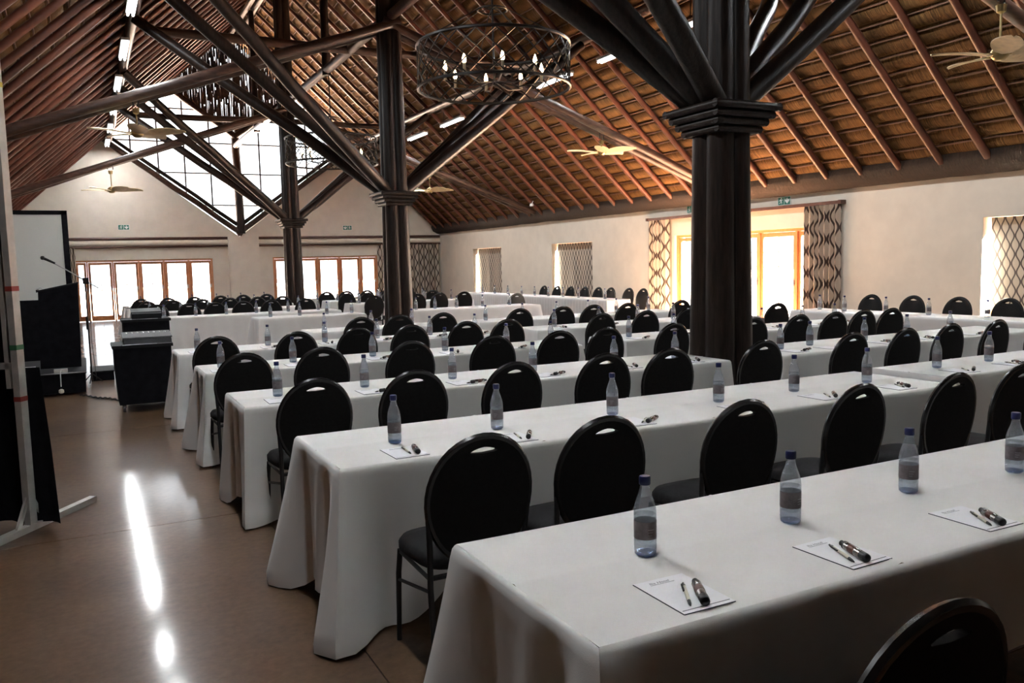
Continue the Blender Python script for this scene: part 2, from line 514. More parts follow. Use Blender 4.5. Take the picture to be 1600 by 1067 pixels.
# ------------------------------------------------------------------ roof
roof = struct_empty('ceiling', 'open thatched roof on poles')
ndn = Vector((-SL, 0, -1)).normalized()          # inward normal of the right slope, as (x, z)
du = Vector((-1, 0, SL)).normalized()            # up the right slope
base = Vector((12.204, 0, 3.012)) - ndn * 0.085     # lowest line of the thatch
SLEN = 7.319 * math.sqrt(1 + SL * SL)
COURSE = 0.296
def slope_pt(t, y, off=0.0, side=1):
    p = base + du * t + ndn * off
    return (p.x if side > 0 else mirror(p.x), y, p.z)
for side in (1, -1):
    mb = MB()
    ys = [YB - 0.4 + (YF + 0.9 - YB) * i / 60 for i in range(61)]
    ts, offs = [-0.62], [0.0]
    n = int(SLEN / COURSE) + 1
    for k in range(0, n + 1):
        ts += [k * COURSE + 0.0, k * COURSE + 0.055, k * COURSE + 0.15, k * COURSE + 0.245]
        offs += [-0.045, 0.010, 0.024, 0.012]
    ts = [min(t, SLEN + 0.02) for t in ts]
    rr = random.Random(8)
    V, U = [], []
    for t, of in zip(ts, offs):
        for y in ys:
            V.append(slope_pt(t, y, of + rr.uniform(-0.008, 0.008), side))
            U.append((y, t))
    m = len(ys)
    Fc = []
    for i in range(len(ts) - 1):
        for j in range(m - 1):
            q = (i * m + j, i * m + j + 1, (i + 1) * m + j + 1, (i + 1) * m + j)
            Fc.append(q if side > 0 else q[::-1])
    mb.add(V, Fc, U)
    mb.build('thatch_slope', 'thatch', roof)
    # solid outer skin keeps the daylight out
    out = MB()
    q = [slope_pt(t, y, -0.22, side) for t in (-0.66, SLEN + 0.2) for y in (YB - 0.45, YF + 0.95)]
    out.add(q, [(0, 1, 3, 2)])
    out.build('thatch_back', 'thatch_shaded', roof, False)
    # battens along the hall
    for k in range(1, n):
        t = k * COURSE
        if t > SLEN - 0.15: break
        rr = random.Random(200 + k * 2 + side)
        y = 3.2
        pts = []
        while y < YF - 0.02:
            pts.append(slope_pt(t + rr.uniform(-0.014, 0.014), y, 0.022 + rr.uniform(-0.006, 0.006), side))
            y += 0.75
        pts.append(slope_pt(t, YF - 0.02, 0.022, side))
        MB().tube(pts, 0.0135, 5).build('batten', 'batten_wood', roof)
    # rafters
    variants = []
    for v in range(4):
        variants.append(log((0, 0, 0), (SLEN - 0.12, 0, 0), 0.060, 0.048, 8, 7, 0.014, 60 + v + 10 * side).mesh('rafter', 'log_red'))
    ang = math.atan2(SL, 1)
    k = 0
    y = 7.933 - 0.759 * 4
    while y < YF - 0.1:
        o = link('rafter', variants[(k * 7 + k // 3) % 4], roof)
        p = slope_pt(0.0, y, 0.085, side)
        o.location = p
        o.rotation_euler = Euler((random.uniform(0, 6.28), -ang, 0), 'XYZ') if side < 0 else Euler((random.uniform(0, 6.28), -ang, PI), 'XYZ')
        y += 0.759 + random.uniform(-0.012, 0.012)
        k += 1
    # thatch roll on top of the wall, eave shade put into its colour
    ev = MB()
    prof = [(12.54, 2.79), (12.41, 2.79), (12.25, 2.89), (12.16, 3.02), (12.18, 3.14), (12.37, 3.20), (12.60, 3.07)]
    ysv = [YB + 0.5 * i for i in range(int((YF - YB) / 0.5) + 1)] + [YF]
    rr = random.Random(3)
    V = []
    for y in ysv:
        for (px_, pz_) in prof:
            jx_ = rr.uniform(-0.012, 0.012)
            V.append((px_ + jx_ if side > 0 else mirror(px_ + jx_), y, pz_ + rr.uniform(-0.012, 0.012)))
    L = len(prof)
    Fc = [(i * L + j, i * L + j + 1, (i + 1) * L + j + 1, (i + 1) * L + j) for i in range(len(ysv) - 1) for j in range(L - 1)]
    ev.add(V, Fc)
    ev.build('eave_roll', 'thatch_shaded', roof)
    # purlin under the rafters
    px_, pz_ = slope_pt(0, 0, 0.225, side)[0::2]
    tt = (5.871 - pz_) / du.z
    P0, P1 = slope_pt(tt, 1.0, 0.225, side), slope_pt(tt, YF, 0.225, side)
    log(P0, P1, 0.095, 0.09, 10, 16, 0.02, 91 + side).build('purlin', 'log_tie', roof)
    log((XC + side * 0.12, 1.0, 9.34), (XC + side * 0.12, YF, 9.34), 0.08, 0.08, 8, 12, 0.015, 95 + side).build('ridge_pole', 'log_dark', roof)
PUR = 5.871
pur_x = slope_pt((PUR - slope_pt(0, 0, 0.225)[2]) / du.z, 0, 0.225)[0]

# rails over the far doors, and along the gable
for n_, (a, b) in enumerate(((XL, 4.509), (5.537, XR))):
    t = struct_empty('trim_%d' % (n_ + 2), 'dark timber curtain rail box over the far doors')
    log((a, YF - 0.06, 2.685), (b, YF - 0.06, 2.685), 0.05, 0.05, 8, 8, 0.004, 3).build('rail', 'rail_wood', t)
    log((a, YF - 0.08, 2.414), (b, YF - 0.08, 2.414), 0.032, 0.032, 8, 8, 0.003, 4).build('rail', 'rail_wood', t)
    MB().tube([(a, YF - 0.02, 2.549), (b, YF - 0.02, 2.549)], 0.10, 12).build('bulkhead', 'plaster', t)

# ------------------------------------------------------------------ doors and windows
def leaf(parent, axis, a, b, z1, plane, cols=2, rows=5, bottom=0.16, stile=0.07, tilt=0.0):
    """glazed leaf between a and b in the wall plane; axis 0 = along x, 1 = along y"""
    e = MB()
    th = 0.045
    def bx(mb, u0, u1, w0, w1, t=th):
        if axis == 0: mb.box((u0, plane - t / 2, w0), (u1, plane + t / 2, w1))
        else: mb.box((plane - t / 2, u0, w0), (plane + t / 2, u1, w1))
    bx(e, a, a + stile, 0.02, z1)
    bx(e, b - stile, b, 0.02, z1)
    bx(e, a + stile, b - stile, z1 - 0.085, z1)
    bx(e, a + stile, b - stile, 0.02, 0.02 + bottom)
    lf = e.build('door_leaf', 'door_wood', parent, False)
    p = MB()
    bx(p, a + stile, b - stile, 0.02 + bottom, z1 - 0.085, 0.006)
    p.build('pane', 'window_glass', lf, False)
    ia, ib, iz0, iz1 = a + stile, b - stile, 0.02 + bottom, z1 - 0.085
    for i in range(1, cols):
        q = MB()
        u = ia + (ib - ia) * i / cols
        bx(q, u - 0.007, u + 0.007, iz0, iz1, 0.02)
        q.build('glazing_bar', 'door_wood', lf, False)
    for i in range(1, rows):
        q = MB()
        w = iz0 + (iz1 - iz0) * i / rows
        bx(q, ia, ib, w - 0.006, w + 0.006, 0.02)
        q.build('glazing_bar', 'door_wood', lf, False)
    h = MB()
    if axis == 0: h.box((b - 0.045, plane - 0.06, 1.0), (b - 0.02, plane - 0.02, 1.12))
    else: h.box((plane - 0.06, a + 0.02, 1.0), (plane - 0.02, a + 0.045, 1.12))
    h.build('handle', 'silver_strip', lf, False)
    return lf
def door_set(name, label, axis, plane, posts, z1, cols=2, rows=5):
    d = struct_empty(name, label)
    w = 0.05
    def bx(u0, u1, z0, z2, t=0.11):
        mb = MB()
        if axis == 0: mb.box((u0, plane - t / 2, z0), (u1, plane + t / 2, z2))
        else: mb.box((plane - t / 2, u0, z0), (plane + t / 2, u1, z2))
        mb.build('frame', 'door_wood', d, False)
    for p in posts: bx(p - w / 2, p + w / 2, 0, z1 - 0.06)
    bx(posts[0] - w / 2, posts[-1] + w / 2, z1 - 0.06, z1)
    for a, b in zip(posts[:-1], posts[1:]):
        leaf(d, axis, a + w / 2 + 0.004, b - w / 2 - 0.004, z1 - 0.065, plane, cols if b - a > 0.5 else 1, rows)
    return d
door_set('door_1', 'orange timber folding doors in the far gable wall, left of the pier', 0, YF + 0.08, [-0.266, 0.09, 0.847, 1.638, 2.418, 3.209, 3.961], 1.995)
door_set('door_2', 'orange timber folding doors in the far gable wall, right of the pier', 0, YF + 0.08, [6.062, 6.859, 7.656, 8.475, 9.255, 9.904], 1.995)
door_set('door_3', 'orange timber glazed doors in the right-hand wall between patterned curtains', 1, XR + 0.12, [11.667, 12.046, 13.063, 14.351, 15.735], 2.142, 2, 6)

def wavy_panel(name, axis, a, b, z0, z1, plane, waves, amp, stretch, parent=None, phase=0.0, flare=0.0, topamp=1.0, fabric='ogee_curtain'):
    """hanging cloth with folds, UV in metres of cloth"""
    mb = MB()
    nu, nv = max(24, int(waves * 10)), 10
    V, U = [], []
    for j in range(nv + 1):
        tz = j / nv
        z = z1 + (z0 - z1) * tz
        for i in range(nu + 1):
            tu = i / nu
            k = (topamp + (1 - topamp) * tz)
            u = a + (b - a) * tu + flare * math.sin(tz * 2.1 + tu * 3) * 0.5
            d = amp * k * math.sin(2 * PI * waves * tu + phase + 0.35 * math.sin(3 * tz + tu * 9))
            V.append((u, plane + d, z) if axis == 0 else (plane + d, u, z))
            U.append((tu * (b - a) * stretch, z))
    m = nu + 1
    mb.add(V, [(j * m + i, j * m + i + 1, (j + 1) * m + i + 1, (j + 1) * m + i) for j in range(nv) for i in range(nu)], U)
    return mb.build(name, fabric, parent)
def curtain(label, axis, a, b, z0, z1, plane, waves, amp, stretch, **k):
    tag(wavy_panel('curtain', axis, a, b, z0, z1, plane, waves, amp, stretch, **k), label, 'curtain', 'ogee print curtains')
curtain('brown ogee-print curtain left of the right-wall doors, glowing in daylight', 1, 15.843, 16.634, 0.03, 2.527, XR - 0.09, 5, 0.045, 1.05)
curtain('brown ogee-print curtain gathered right of the right-wall doors', 1, 10.848, 11.707, 0.03, 2.527, XR - 0.09, 7, 0.05, 1.25, phase=1)
curtain('wide dark ogee-print curtain in the far right corner', 0, 9.91, 12.43, 0.03, 2.402, YF - 0.08, 12, 0.05, 0.95)
curtain('narrow ogee-print curtain at the far doors behind the lectern', 0, -0.701, -0.226, 0.03, 2.402, YF - 0.09, 5, 0.035, 1.8)
rod = thing('curtain_rail', 'dark curtain rail over the right-wall doors', 'curtain rail', (XR - 0.06, 13.752, 2.56))
MB().box((-0.06, -2.93, -0.03), (0.06, 2.93, 0.03)).build('rail', 'rail_wood', rod, False)
MB().box((-0.08, -2.96, -0.035), (0.06, -2.90, 0.035)).build('end_cap', 'rail_wood', rod, False)
MB().box((-0.08, 2.90, -0.035), (0.06, 2.96, 0.035)).build('end_cap', 'rail_wood', rod, False)
for n_, (a, b, z0, z1) in enumerate(o_ for o_ in R_OPEN if o_[2] > 0):
    wn = struct_empty('window_%d' % (n_ + 2), 'recessed side-wall window behind a printed blind')
    X = XR + 0.285
    for (u0, u1, w0, w1) in ((a, a + 0.07, z0, z1), (b - 0.025, b, z0, z1), (a, b, z1 - 0.07, z1), (a, b, z0, z0 + 0.07), ((a + b) / 2 - 0.03, (a + b) / 2 + 0.03, z0, z1)):
        MB().box((X - 0.03, u0, w0), (X + 0.03, u1, w1)).build('frame', 'door_wood', wn, False)
    MB().box((X - 0.004, a + 0.05, z0 + 0.05), (X + 0.004, b - 0.05, z1 - 0.05)).build('pane', 'window_glass', wn, False)
    gap = (0.05, 0.02, 0.02)[n_]
    lab = ('large ogee-print blind in the window nearest the camera, right edge', 'ogee-print blind in the middle window of the right-hand wall', 'ogee-print blind in the farthest window of the right-hand wall')[n_]
    bl = wavy_panel('window_blind', 1, a + 0.005, b - gap, z0 + 0.01, z1 - 0.005, XR + (0.14 if n_ == 0 else 0.20), 3, 0.018, 1.0, flare=0.10 if n_ == 0 else 0.02, topamp=0.3, fabric='ogee_lined')
    tag(bl, lab, 'blind', 'ogee print blinds')

# exit signs
def exit_sign(label, loc, rz, flip=False):
    t = thing('exit_sign', label, 'sign', loc, rz, 'green exit signs')
    MB().box((-0.175, -0.012, -0.085), (0.175, 0.0, 0.085)).build('board', 'sign_white', t, False)
    s = -1 if flip else 1
    for k in (-1, 1):
        MB().box((k * 0.083 - 0.076, -0.016, -0.074), (k * 0.083 + 0.076, -0.011, 0.074)).build('panel', 'sign_green', t, False)
    cx = -0.083 * s
    m = MB()
    y0, y1 = -0.019, -0.015
    def P(pts): m.prism([(cx + u * s, w) for u, w in pts], 1, y0, y1)
    m.lathe([(0.013, 0.0), (0.013, 0.003)], 10)
    m.v = [(cx + 0.012 * s + v[0], y0 + v[2], 0.052 + v[1]) for v in m.v]
    P([(0.010, 0.035), (-0.018, 0.030), (-0.006, -0.012), (0.016, -0.008)])
    P([(0.014, -0.006), (0.032, -0.022), (0.022, -0.058), (0.013, -0.055), (0.018, -0.026), (-0.002, -0.010)])
    P([(-0.006, -0.008), (-0.020, -0.034), (-0.048, -0.040), (-0.048, -0.049), (-0.016, -0.044), (0.006, -0.014)])
    P([(0.008, 0.034), (0.034, 0.018), (0.046, 0.030), (0.051, 0.023), (0.034, 0.006), (0.010, 0.020)])
    P([(-0.014, 0.030), (-0.042, 0.014), (-0.046, -0.008), (-0.038, -0.009), (-0.034, 0.008), (-0.012, 0.016)])
    m.build('running_figure', 'sign_white', t, False)
    cx = 0.083 * s
    m = MB().prism([(cx + u, w) for u, w in ((-0.015, 0.055), (0.015, 0.055), (0.015, 0.005), (0.055, 0.035), (0.055, -0.005), (0.0, -0.058), (-0.055, -0.005), (-0.055, 0.035), (-0.015, 0.005))], 1, y0, y1)
    m.build('arrow', 'sign_white', t, False)
exit_sign('green exit sign on the far gable wall left of the V-shaped window', (1.254, YF, 3.069), 0)
exit_sign('green exit sign on the far gable wall right of the V-shaped window', (8.814, YF, 3.035), 0, True)
exit_sign('green exit sign above the right-wall doors, half behind the nearest column', (XR, 15.119, 2.713), -PI / 2)
exit_sign('green exit sign above the right-wall doors, right of the nearest column', (XR, 12.294, 2.69), -PI / 2)

# ------------------------------------------------------------------ columns with struts, ties
COLNAME = ('nearest', 'middle', 'farthest')
strut_r = {1: (0.0, 1.8, 3.05), -1: (1.35, -1.0, -2.7)}
for ci, yc in enumerate(COLY):
    t = thing('log_column', '%s clustered log column with stepped capital and branching struts' % COLNAME[ci], 'column', (XC, yc, 0), 0, 'timber columns')
    for i, (sx, sy) in enumerate(((1, 1), (1, -1), (-1, 1), (-1, -1))):
        a0, a1 = 0.100, 0.082
        pts = [(sx * a0, sy * a0, 0.0), (sx * 0.096, sy * 0.096, 1.0), (sx * 0.087, sy * 0.087, 2.6), (sx * a1, sy * a1, 4.9), (sx * a1, sy * a1, 9.284)]
        rr = random.Random(ci * 9 + i)
        k = rr.uniform(0.96, 1.05)
        MB().tube(pts, [0.138 * k, 0.131 * k, 0.118 * k, 0.111 * k, 0.10 * k], 14).build('log', 'log_dark', t)
    for k in range(4):
        hs = 0.210 + 0.038 * k
        z = 2.668 + 0.058 * k
        c = [(hs, hs, z), (-hs, hs, z), (-hs, -hs, z), (hs, -hs, z)]
        m = MB()
        for q in range(4):
            p0, p1 = Vector(c[q]), Vector(c[(q + 1) % 4])
            d = (p1 - p0).normalized() * 0.03
            m.tube([p0 - d, p1 + d], 0.034, 8)
        m.box((-hs, -hs, z - 0.02), (hs, hs, z + 0.024))
        m.build('capital_tier', 'log_dark', t)
    for side in (1, -1):
        dys = strut_r[side]
        if ci == 0 and side < 0: dys = (1.35, 0.1, -1.7)
        for q, dy in enumerate(dys):
            a = Vector((side * 0.16, 0.11 * (1 if dy > 0.5 else -1 if dy < -0.5 else 0), 2.888))
            b = Vector((side * (pur_x - XC - 0.02), dy, PUR - 0.10))
            log(a, b, 0.104, 0.088, 10, 6, 0.018, 300 + ci * 20 + q + 7 * side).build('strut', 'log_dark', t)
    tr = thing('roof_tie', 'pair of sloping log ties meeting at the %s column' % COLNAME[ci], 'beam', (XC, yc, 0), 0, 'sloping roof ties')
    for side in (1, -1):
        for dy in (-0.15, 0.15):
            log((side * -0.15, dy, 5.758), (side * 7.368, dy, 3.046), 0.076, 0.085, 10, 8, 0.014, 400 + ci * 10 + side + int(dy * 20)).build('tie_log', 'log_tie', tr)
# centre beam, king posts and collar ties between the columns
cb = thing('centre_beam', 'log beam on the centre line running between the columns', 'beam', (XC, 0, 0))
ys_ = [1.0] + list(COLY) + [YF - 0.1]
for a, b in zip(ys_[:-1], ys_[1:]):
    log((0, a + 0.1, 5.849), (0, b - 0.1, 5.849), 0.095, 0.09, 10, 5, 0.015, int(a * 7)).build('beam_log', 'log_tie', cb)
    mid = (a + b) / 2
    if a > 1.5:
        log((0, mid, 5.724), (0, mid, 9.284), 0.095, 0.085, 10, 4, 0.01, int(a * 9)).build('king_post', 'log_dark', cb)
for i, y in enumerate((16.272, 24.916)):
    ct = thing('collar_tie', ('dark horizontal collar tie pole beyond the middle column', 'dark horizontal collar tie pole beyond the farthest column')[i], 'beam', (XC, y, 5.849), 0, 'collar ties')
    log((-3.72, 0, -0.02), (3.72, 0, 0.02), 0.085, 0.08, 10, 7, 0.02, 77 + i).build('pole', 'log_tie', ct)

# ------------------------------------------------------------------ fluorescent lights
def fluoro(x, y, z, label, zp):
    t = thing('fluorescent_light', label, 'light', (x, y, z), 0, 'suspended fluorescent lights')
    MB().box((-0.07, -0.70, 0.03), (0.07, 0.70, 0.075)).build('housing', 'white_plastic', t, False)
    for s in (-1, 1):
        MB().tube([(s * 0.038, -0.68, 0.0), (s * 0.038, 0.68, 0.0)], 0.021, 8).build('tube', 'tube_light', t)
    for s in (-1, 1):
        MB().tube([(0, s * 0.55, 0.07), (0, s * 0.55, zp)], 0.006, 5).build('hanger', 'iron', t)
    ld = bpy.data.lights.new('tube_lamp', 'AREA')
    ld.shape = 'RECTANGLE'
    ld.size, ld.size_y = 0.16, 1.3
    ld.energy = TUBE_POWER
    ld.color = (0.95, 0.98, 1.0)
    lo = bpy.data.objects.new('tube_lamp', ld)
    COL.objects.link(lo)
    lo.parent = t
    lo.location = (0, 0, -0.03)
ly = [2.1, 4.972, 7.91, 10.848, 13.899, 16.95, 20.001, 23.052, 26.103, 29.041]  # nearest one is out of view, added to brighten the front table
for i, y in enumerate(ly):
    fluoro(0.904, y, 5.6, '%s fluorescent light from the far gable along the left purlin' % ORD[len(ly) - i], 0.26)
ry = [2.7, 5.198, 7.797, 10.396, 12.938, 15.368, 18.193, 20.792, 23.391, 25.99]  # here too the nearest light is an unseen addition for the front table
for i, y in enumerate(ry):
    fluoro(9.017, y, 5.363, '%s fluorescent light from the far gable along the right purlin' % ORD[len(ry) - i], 0.46)
sp = thing('spotlight', 'small round white spotlight under the right eave, far end', 'light', (11.775, 21.47, 3.25))
MB().lathe([(0.0, 0.05), (0.05, 0.05), (0.06, 0.0), (0.055, -0.02), (0.0, -0.015)], 14).build('lamp_head', 'white_plastic', sp)
MB().tube([(0, 0, 0.04), (0.05, 0, 0.13)], 0.012, 6).build('bracket', 'white_plastic', sp)

# ------------------------------------------------------------------ ceiling fans
def blade_mesh():
    m = MB()
    n = 12
    top, U = [], []
    for i in range(n + 1):
        t = i / n
        x = 0.11 + 0.60 * t
        w = 0.034 + 0.108 * math.sin(PI * min(1, t * 0.93 + 0.10)) ** 0.8
        if t > 0.97: w = 0.02
        tw = 0.22
        for s in (-1, 0, 1):
            top.append((x, s * w, -s * w * tw - 0.018 * (1 - abs(s)) + 0.03 * math.sin(t * 2.2)))
    m.add(top, [(i * 3 + k, i * 3 + k + 1, i * 3 + k + 4, i * 3 + k + 3) for i in range(n) for k in range(2)])
    bot = [(a, b, c - 0.008) for a, b, c in top]
    N = len(top)
    m2 = MB()
    fc = [(i * 3 + k, i * 3 + k + 1, i * 3 + k + 4, i * 3 + k + 3) for i in range(n) for k in range(2)]
    fb = [tuple(N + q for q in f)[::-1] for f in fc]
    rim = []
    for i in range(n):
        rim.append((i * 3, i * 3 + 3, N + i * 3 + 3, N + i * 3))
        rim.append((i * 3 + 5, i * 3 + 2, N + i * 3 + 2, N + i * 3 + 5))
    rim.append((0, N, N + 1, 1)); rim.append((1, N + 1, N + 2, 2))
    e = n * 3
    rim.append((e + 1, N + e + 1, N + e, e)); rim.append((e + 2, N + e + 2, N + e + 1, e + 1))
    m2.add(top + bot, fc + fb + rim)
    return m2.mesh('blade', 'fan_blade')
BLADE = blade_mesh()
def fan(x, y, z, zt, a0, label):
    t = thing('ceiling_fan', label, 'fan', (x, y, z), a0, 'leaf-bladed ceiling fans')
    MB().lathe([(0.0, -0.07), (0.05, -0.065), (0.085, -0.03), (0.095, 0.02), (0.07, 0.06), (0.03, 0.085), (0.0, 0.09)], 16).build('motor', 'fan_metal', t)
    MB().tube([(0, 0, 0.07), (0, 0, zt - z - 0.1)], 0.011, 8).build('rod', 'fan_metal', t)
    MB().lathe([(0.012, 0.0), (0.045, 0.02), (0.055, 0.09), (0.0, 0.10)], 12, (0, 0, zt - z - 0.16)).build('canopy', 'fan_metal', t)
    MB().tube([(-0.06, 0, zt - z - 0.04), (-0.07, 0, zt - z + 0.1), (0.07, 0, zt - z + 0.1), (0.06, 0, zt - z - 0.04)], 0.012, 6).build('bracket', 'iron', t)
    for k in range(5):
        b = link('blade', BLADE, t, (0, 0, 0), 2 * PI * k / 5)
        MB().tube([(0.07, 0, 0.0), (0.16, 0, -0.004)], 0.016, 6).build('blade_iron', 'fan_metal', b)
def tie_z(x): return 5.691 - 0.361 * abs(x - XC) - 0.08
fan(9.3, 14.012, 3.747, tie_z(9.3), 0.35, 'cream leaf-bladed fan lit by the doors, right of the middle column')
fan(0.859, 14.012, 3.702, tie_z(0.859), 0.9, 'leaf-bladed fan in front of the gable window, left of the middle column')
fan(0.712, 22.193, 3.555, tie_z(0.712), 0.2, 'leaf-bladed fan against the far plaster wall above the lectern')
fan(8.882, 22.193, 3.69, tie_z(8.882), 1.2, 'far leaf-bladed fan just right of the middle column capital')
fan(8.746, 5.593, 3.668, tie_z(8.746), 0.1, 'leaf-bladed fan at the top right edge of the picture')

# ------------------------------------------------------------------ chandeliers
def ring(r, z, tr, n=40, k=6):
    return MB().tube([(r * math.cos(2 * PI * i / n), r * math.sin(2 * PI * i / n), z) for i in range(n)], tr, k, False, True)
def chandelier(x, y, label, zt):
    t = thing('chandelier', label, 'chandelier', (x, y, 0), 0.3, 'iron cage chandeliers')
    R, z0, z1 = 0.98, 3.837, 4.368
    ring(R, z0, 0.020).build('lower_ring', 'iron', t)
    ring(R, z1, 0.020).build('upper_ring', 'iron', t)
    n = 26
    for fam in (1, -1):
        for k in range(n):
            a = 2 * PI * k / n
            b = a + fam * 0.62
            pts = []
            for q in range(5):
                f = q / 4
                an = a + (b - a) * f
                pts.append((R * math.cos(an), R * math.sin(an), z0 + (z1 - z0) * f))
            MB().tube(pts, 0.009, 5).build('lattice_bar', 'iron', t)
    ring(0.19, 4.82, 0.012, 24).build('top_ring', 'iron', t)
    MB().tube([(0, 0, 3.883), (0, 0, zt)], 0.012, 8).build('stem', 'iron', t)
    for k in range(6):
        a = 2 * PI * k / 6
        c, s = math.cos(a), math.sin(a)
        MB().tube([(0.19 * c, 0.19 * s, 4.82), (R * c, R * s, z1)], 0.006, 5).build('stay', 'iron', t)
        MB().tube([(0, 0, 4.843), (0.19 * c, 0.19 * s, 4.82)], 0.006, 5).build('spoke', 'iron', t)
    for k in range(8):
        a = 2 * PI * k / 8 + 0.2
        c, s = math.cos(a), math.sin(a)
        r = 0.63
        ar = MB().tube([(0.0, 0, 3.93), (r * 0.5 * c, r * 0.5 * s, 3.87), (r * c, r * s, 3.93)], 0.009, 6).build('arm', 'iron', t)
        MB().lathe([(0.034, 3.935), (0.020, 3.94), (0.018, 4.05), (0.0, 4.05)], 10, (r * c, r * s, 0)).build('candle_sleeve', 'candle_sleeve', ar)
        MB().lathe([(0.011, 4.045), (0.025, 4.07), (0.027, 4.095), (0.016, 4.14), (0.0, 4.18)], 10, (r * c, r * s, 0)).build('bulb', 'bulb_light', ar)
chandelier(4.859, 9.797, 'large round iron cage chandelier with lit candle bulbs, nearest the camera', 5.75)
chandelier(4.972, 18.08, 'iron cage chandelier half hidden behind struts, farther down the hall', 5.75)

# ------------------------------------------------------------------ tables under cloths
def cloth_mesh(x0, x1, y0, y1, h, front_hem, end_hem, seed, pleat=0.0, corner=0.17, long_axis=0):
    """draped cloth; the long sides carry front_hem, the ends end_hem; local coords centred on the table"""
    rr = random.Random(seed)
    cx, cy = (x0 + x1) / 2, (y0 + y1) / 2
    w, d = (x1 - x0) / 2, (y1 - y0) / 2
    step = 0.035 if not pleat else 0.025
    P = []       # perimeter (x, y, outward normal, side type, distance from the nearest corner)
    rc = 0.02
    def side(ax, ay, bx, by, nx, ny, kind):
        L = math.hypot(bx - ax, by - ay)
        n = max(6, int(L / step))
        for i in range(n):
            t = i / n
            s = L * t
            P.append((ax + (bx - ax) * t, ay + (by - ay) * t, nx, ny, kind, min(s, L - s), s, L))
    side(-w, -d, w, -d, 0, -1, 0)
    side(w, -d, w, d, 1, 0, 1)
    side(w, d, -w, d, 0, 1, 2)
    side(-w, d, -w, -d, -1, 0, 3)
    N = len(P)
    # smooth the outward normals round the corners
    nrm = []
    for i, p in enumerate(P):
        nx = ny = 0.0
        for k in range(-4, 5):
            q = P[(i + k) % N]
            wgt = 1.0 / (1 + abs(k))
            nx += q[2] * wgt
            ny += q[3] * wgt
        l = math.hypot(nx, ny)
        nrm.append((nx / l, ny / l))
    ph = [rr.uniform(0, 6.28) for _ in range(8)]
    prof = [0.0, 0.006, 0.02, 0.06, 0.14, 0.24, 0.35, 0.46, 0.57, 0.68, 0.78, 0.87, 0.94, 1.0]
    V, U = [], []
    for t in prof:
        for i, (x, y, _, _, kind, dc, s, L) in enumerate(P):
            nx, ny = nrm[i]
            is_end = kind in ((1, 3) if long_axis == 0 else (0, 2))
            if is_end:
                e = min(1.0, max(0.0, (dc - 0.10) / 0.16))
                hem = end_hem + (0.10 * e * e * (3 - 2 * e) if not pleat else 0.0) + 0.015 * math.sin(s * 9 + ph[0])
            else:
                e = min(1.0, max(0.0, (dc - 0.22) / 0.55))
                e = e * e * (3 - 2 * e)
                hem = end_hem + (front_hem - end_hem) * e
            drop = (h - hem)
            zz = h - drop * t
            hang = min(1.0, drop * t / 0.70)
            o = 0.012 * min(1, t * 40) + 0.02 * hang
            am = (0.022 if is_end else 0.007)
            o += am * hang * math.sin(s * (17 if is_end else 6.5) + ph[kind])
            o += am * 0.5 * hang * math.sin(s * 31 + ph[kind + 4])
            if pleat: o += pleat * (0.35 + 0.65 * hang) * math.sin(s * 2 * PI / 0.13) * min(1, t * 12)
            o += corner * (hang ** 1.15) * math.exp(-(dc / 0.085) ** 2)
            o -= 0.055 * hang * math.exp(-((dc - 0.20) / 0.07) ** 2)
            if t == 0.0: o = -0.004
            zr = h if t == 0 else zz
            V.append((x + nx * o, y + ny * o, max(zr, 0.006)))
    Fc = []
    for r in range(len(prof) - 1):
        for i in range(N):
            j = (i + 1) % N
            Fc.append((r * N + i, (r + 1) * N + i, (r + 1) * N + j, r * N + j))
    mb = MB()
    mb.add(V, Fc)
    # top with ironing creases standing slightly proud
    xs = [-w + 0.0]
    nx_ = max(2, int(round(2 * w / 0.95))) if long_axis == 0 else 2
    ny_ = 2 if long_axis == 0 else max(2, int(round(2 * d / 0.95)))
    def lines(half, n):
        L = [(-half, 0.0)]
        for k in range(1, n):
            c = -half + 2 * half * k / n + rr.uniform(-0.03, 0.03)
            L += [(c - 0.012, 0.0), (c, 1.0), (c + 0.012, 0.0)]
        L.append((half, 0.0))
        return L
    LX, LY = lines(w - 0.004, nx_), lines(d - 0.004, ny_)
    TV = [(x, y, h + 0.0028 * max(a, b)) for y, b in LY for x, a in LX]
    m = len(LX)
    TF = [(j * m + i, j * m + i + 1, (j + 1) * m + i + 1, (j + 1) * m + i) for j in range(len(LY) - 1) for i in range(m - 1)]
    mb.add(TV, TF)
    # seam strip between the top and the rounded edge
    return mb, cx, cy
def table(label, x0, x1, y0, y1, seed, front_hem=0.40, end_hem=0.015, pleat=0.0, h=0.752, corner=0.17, long_axis=0, under=True):
    mb, cx, cy = cloth_mesh(x0, x1, y0, y1, h, front_hem, end_hem, seed, pleat, corner, long_axis)
    t = thing('banquet_table', label, 'table', (cx, cy, 0), 0, 'tables under white cloths')
    mb.build('tablecloth', 'white_cloth', t)
    w, d = (x1 - x0) / 2 - 0.03, (y1 - y0) / 2 - 0.03
    if under:
        MB().box((-w, -d, h - 0.04), (w, d, h - 0.006)).build('tabletop', 'batten_wood', t, False)
        for sx in (-1, 1):
            for sy in (-1, 1):
                MB().tube([(sx * (w - 0.25), sy * (d - 0.08), 0), (sx * (w - 0.25), sy * (d - 0.08), h - 0.04)], 0.016, 6).build('leg', 'leg_metal', t)
    return t
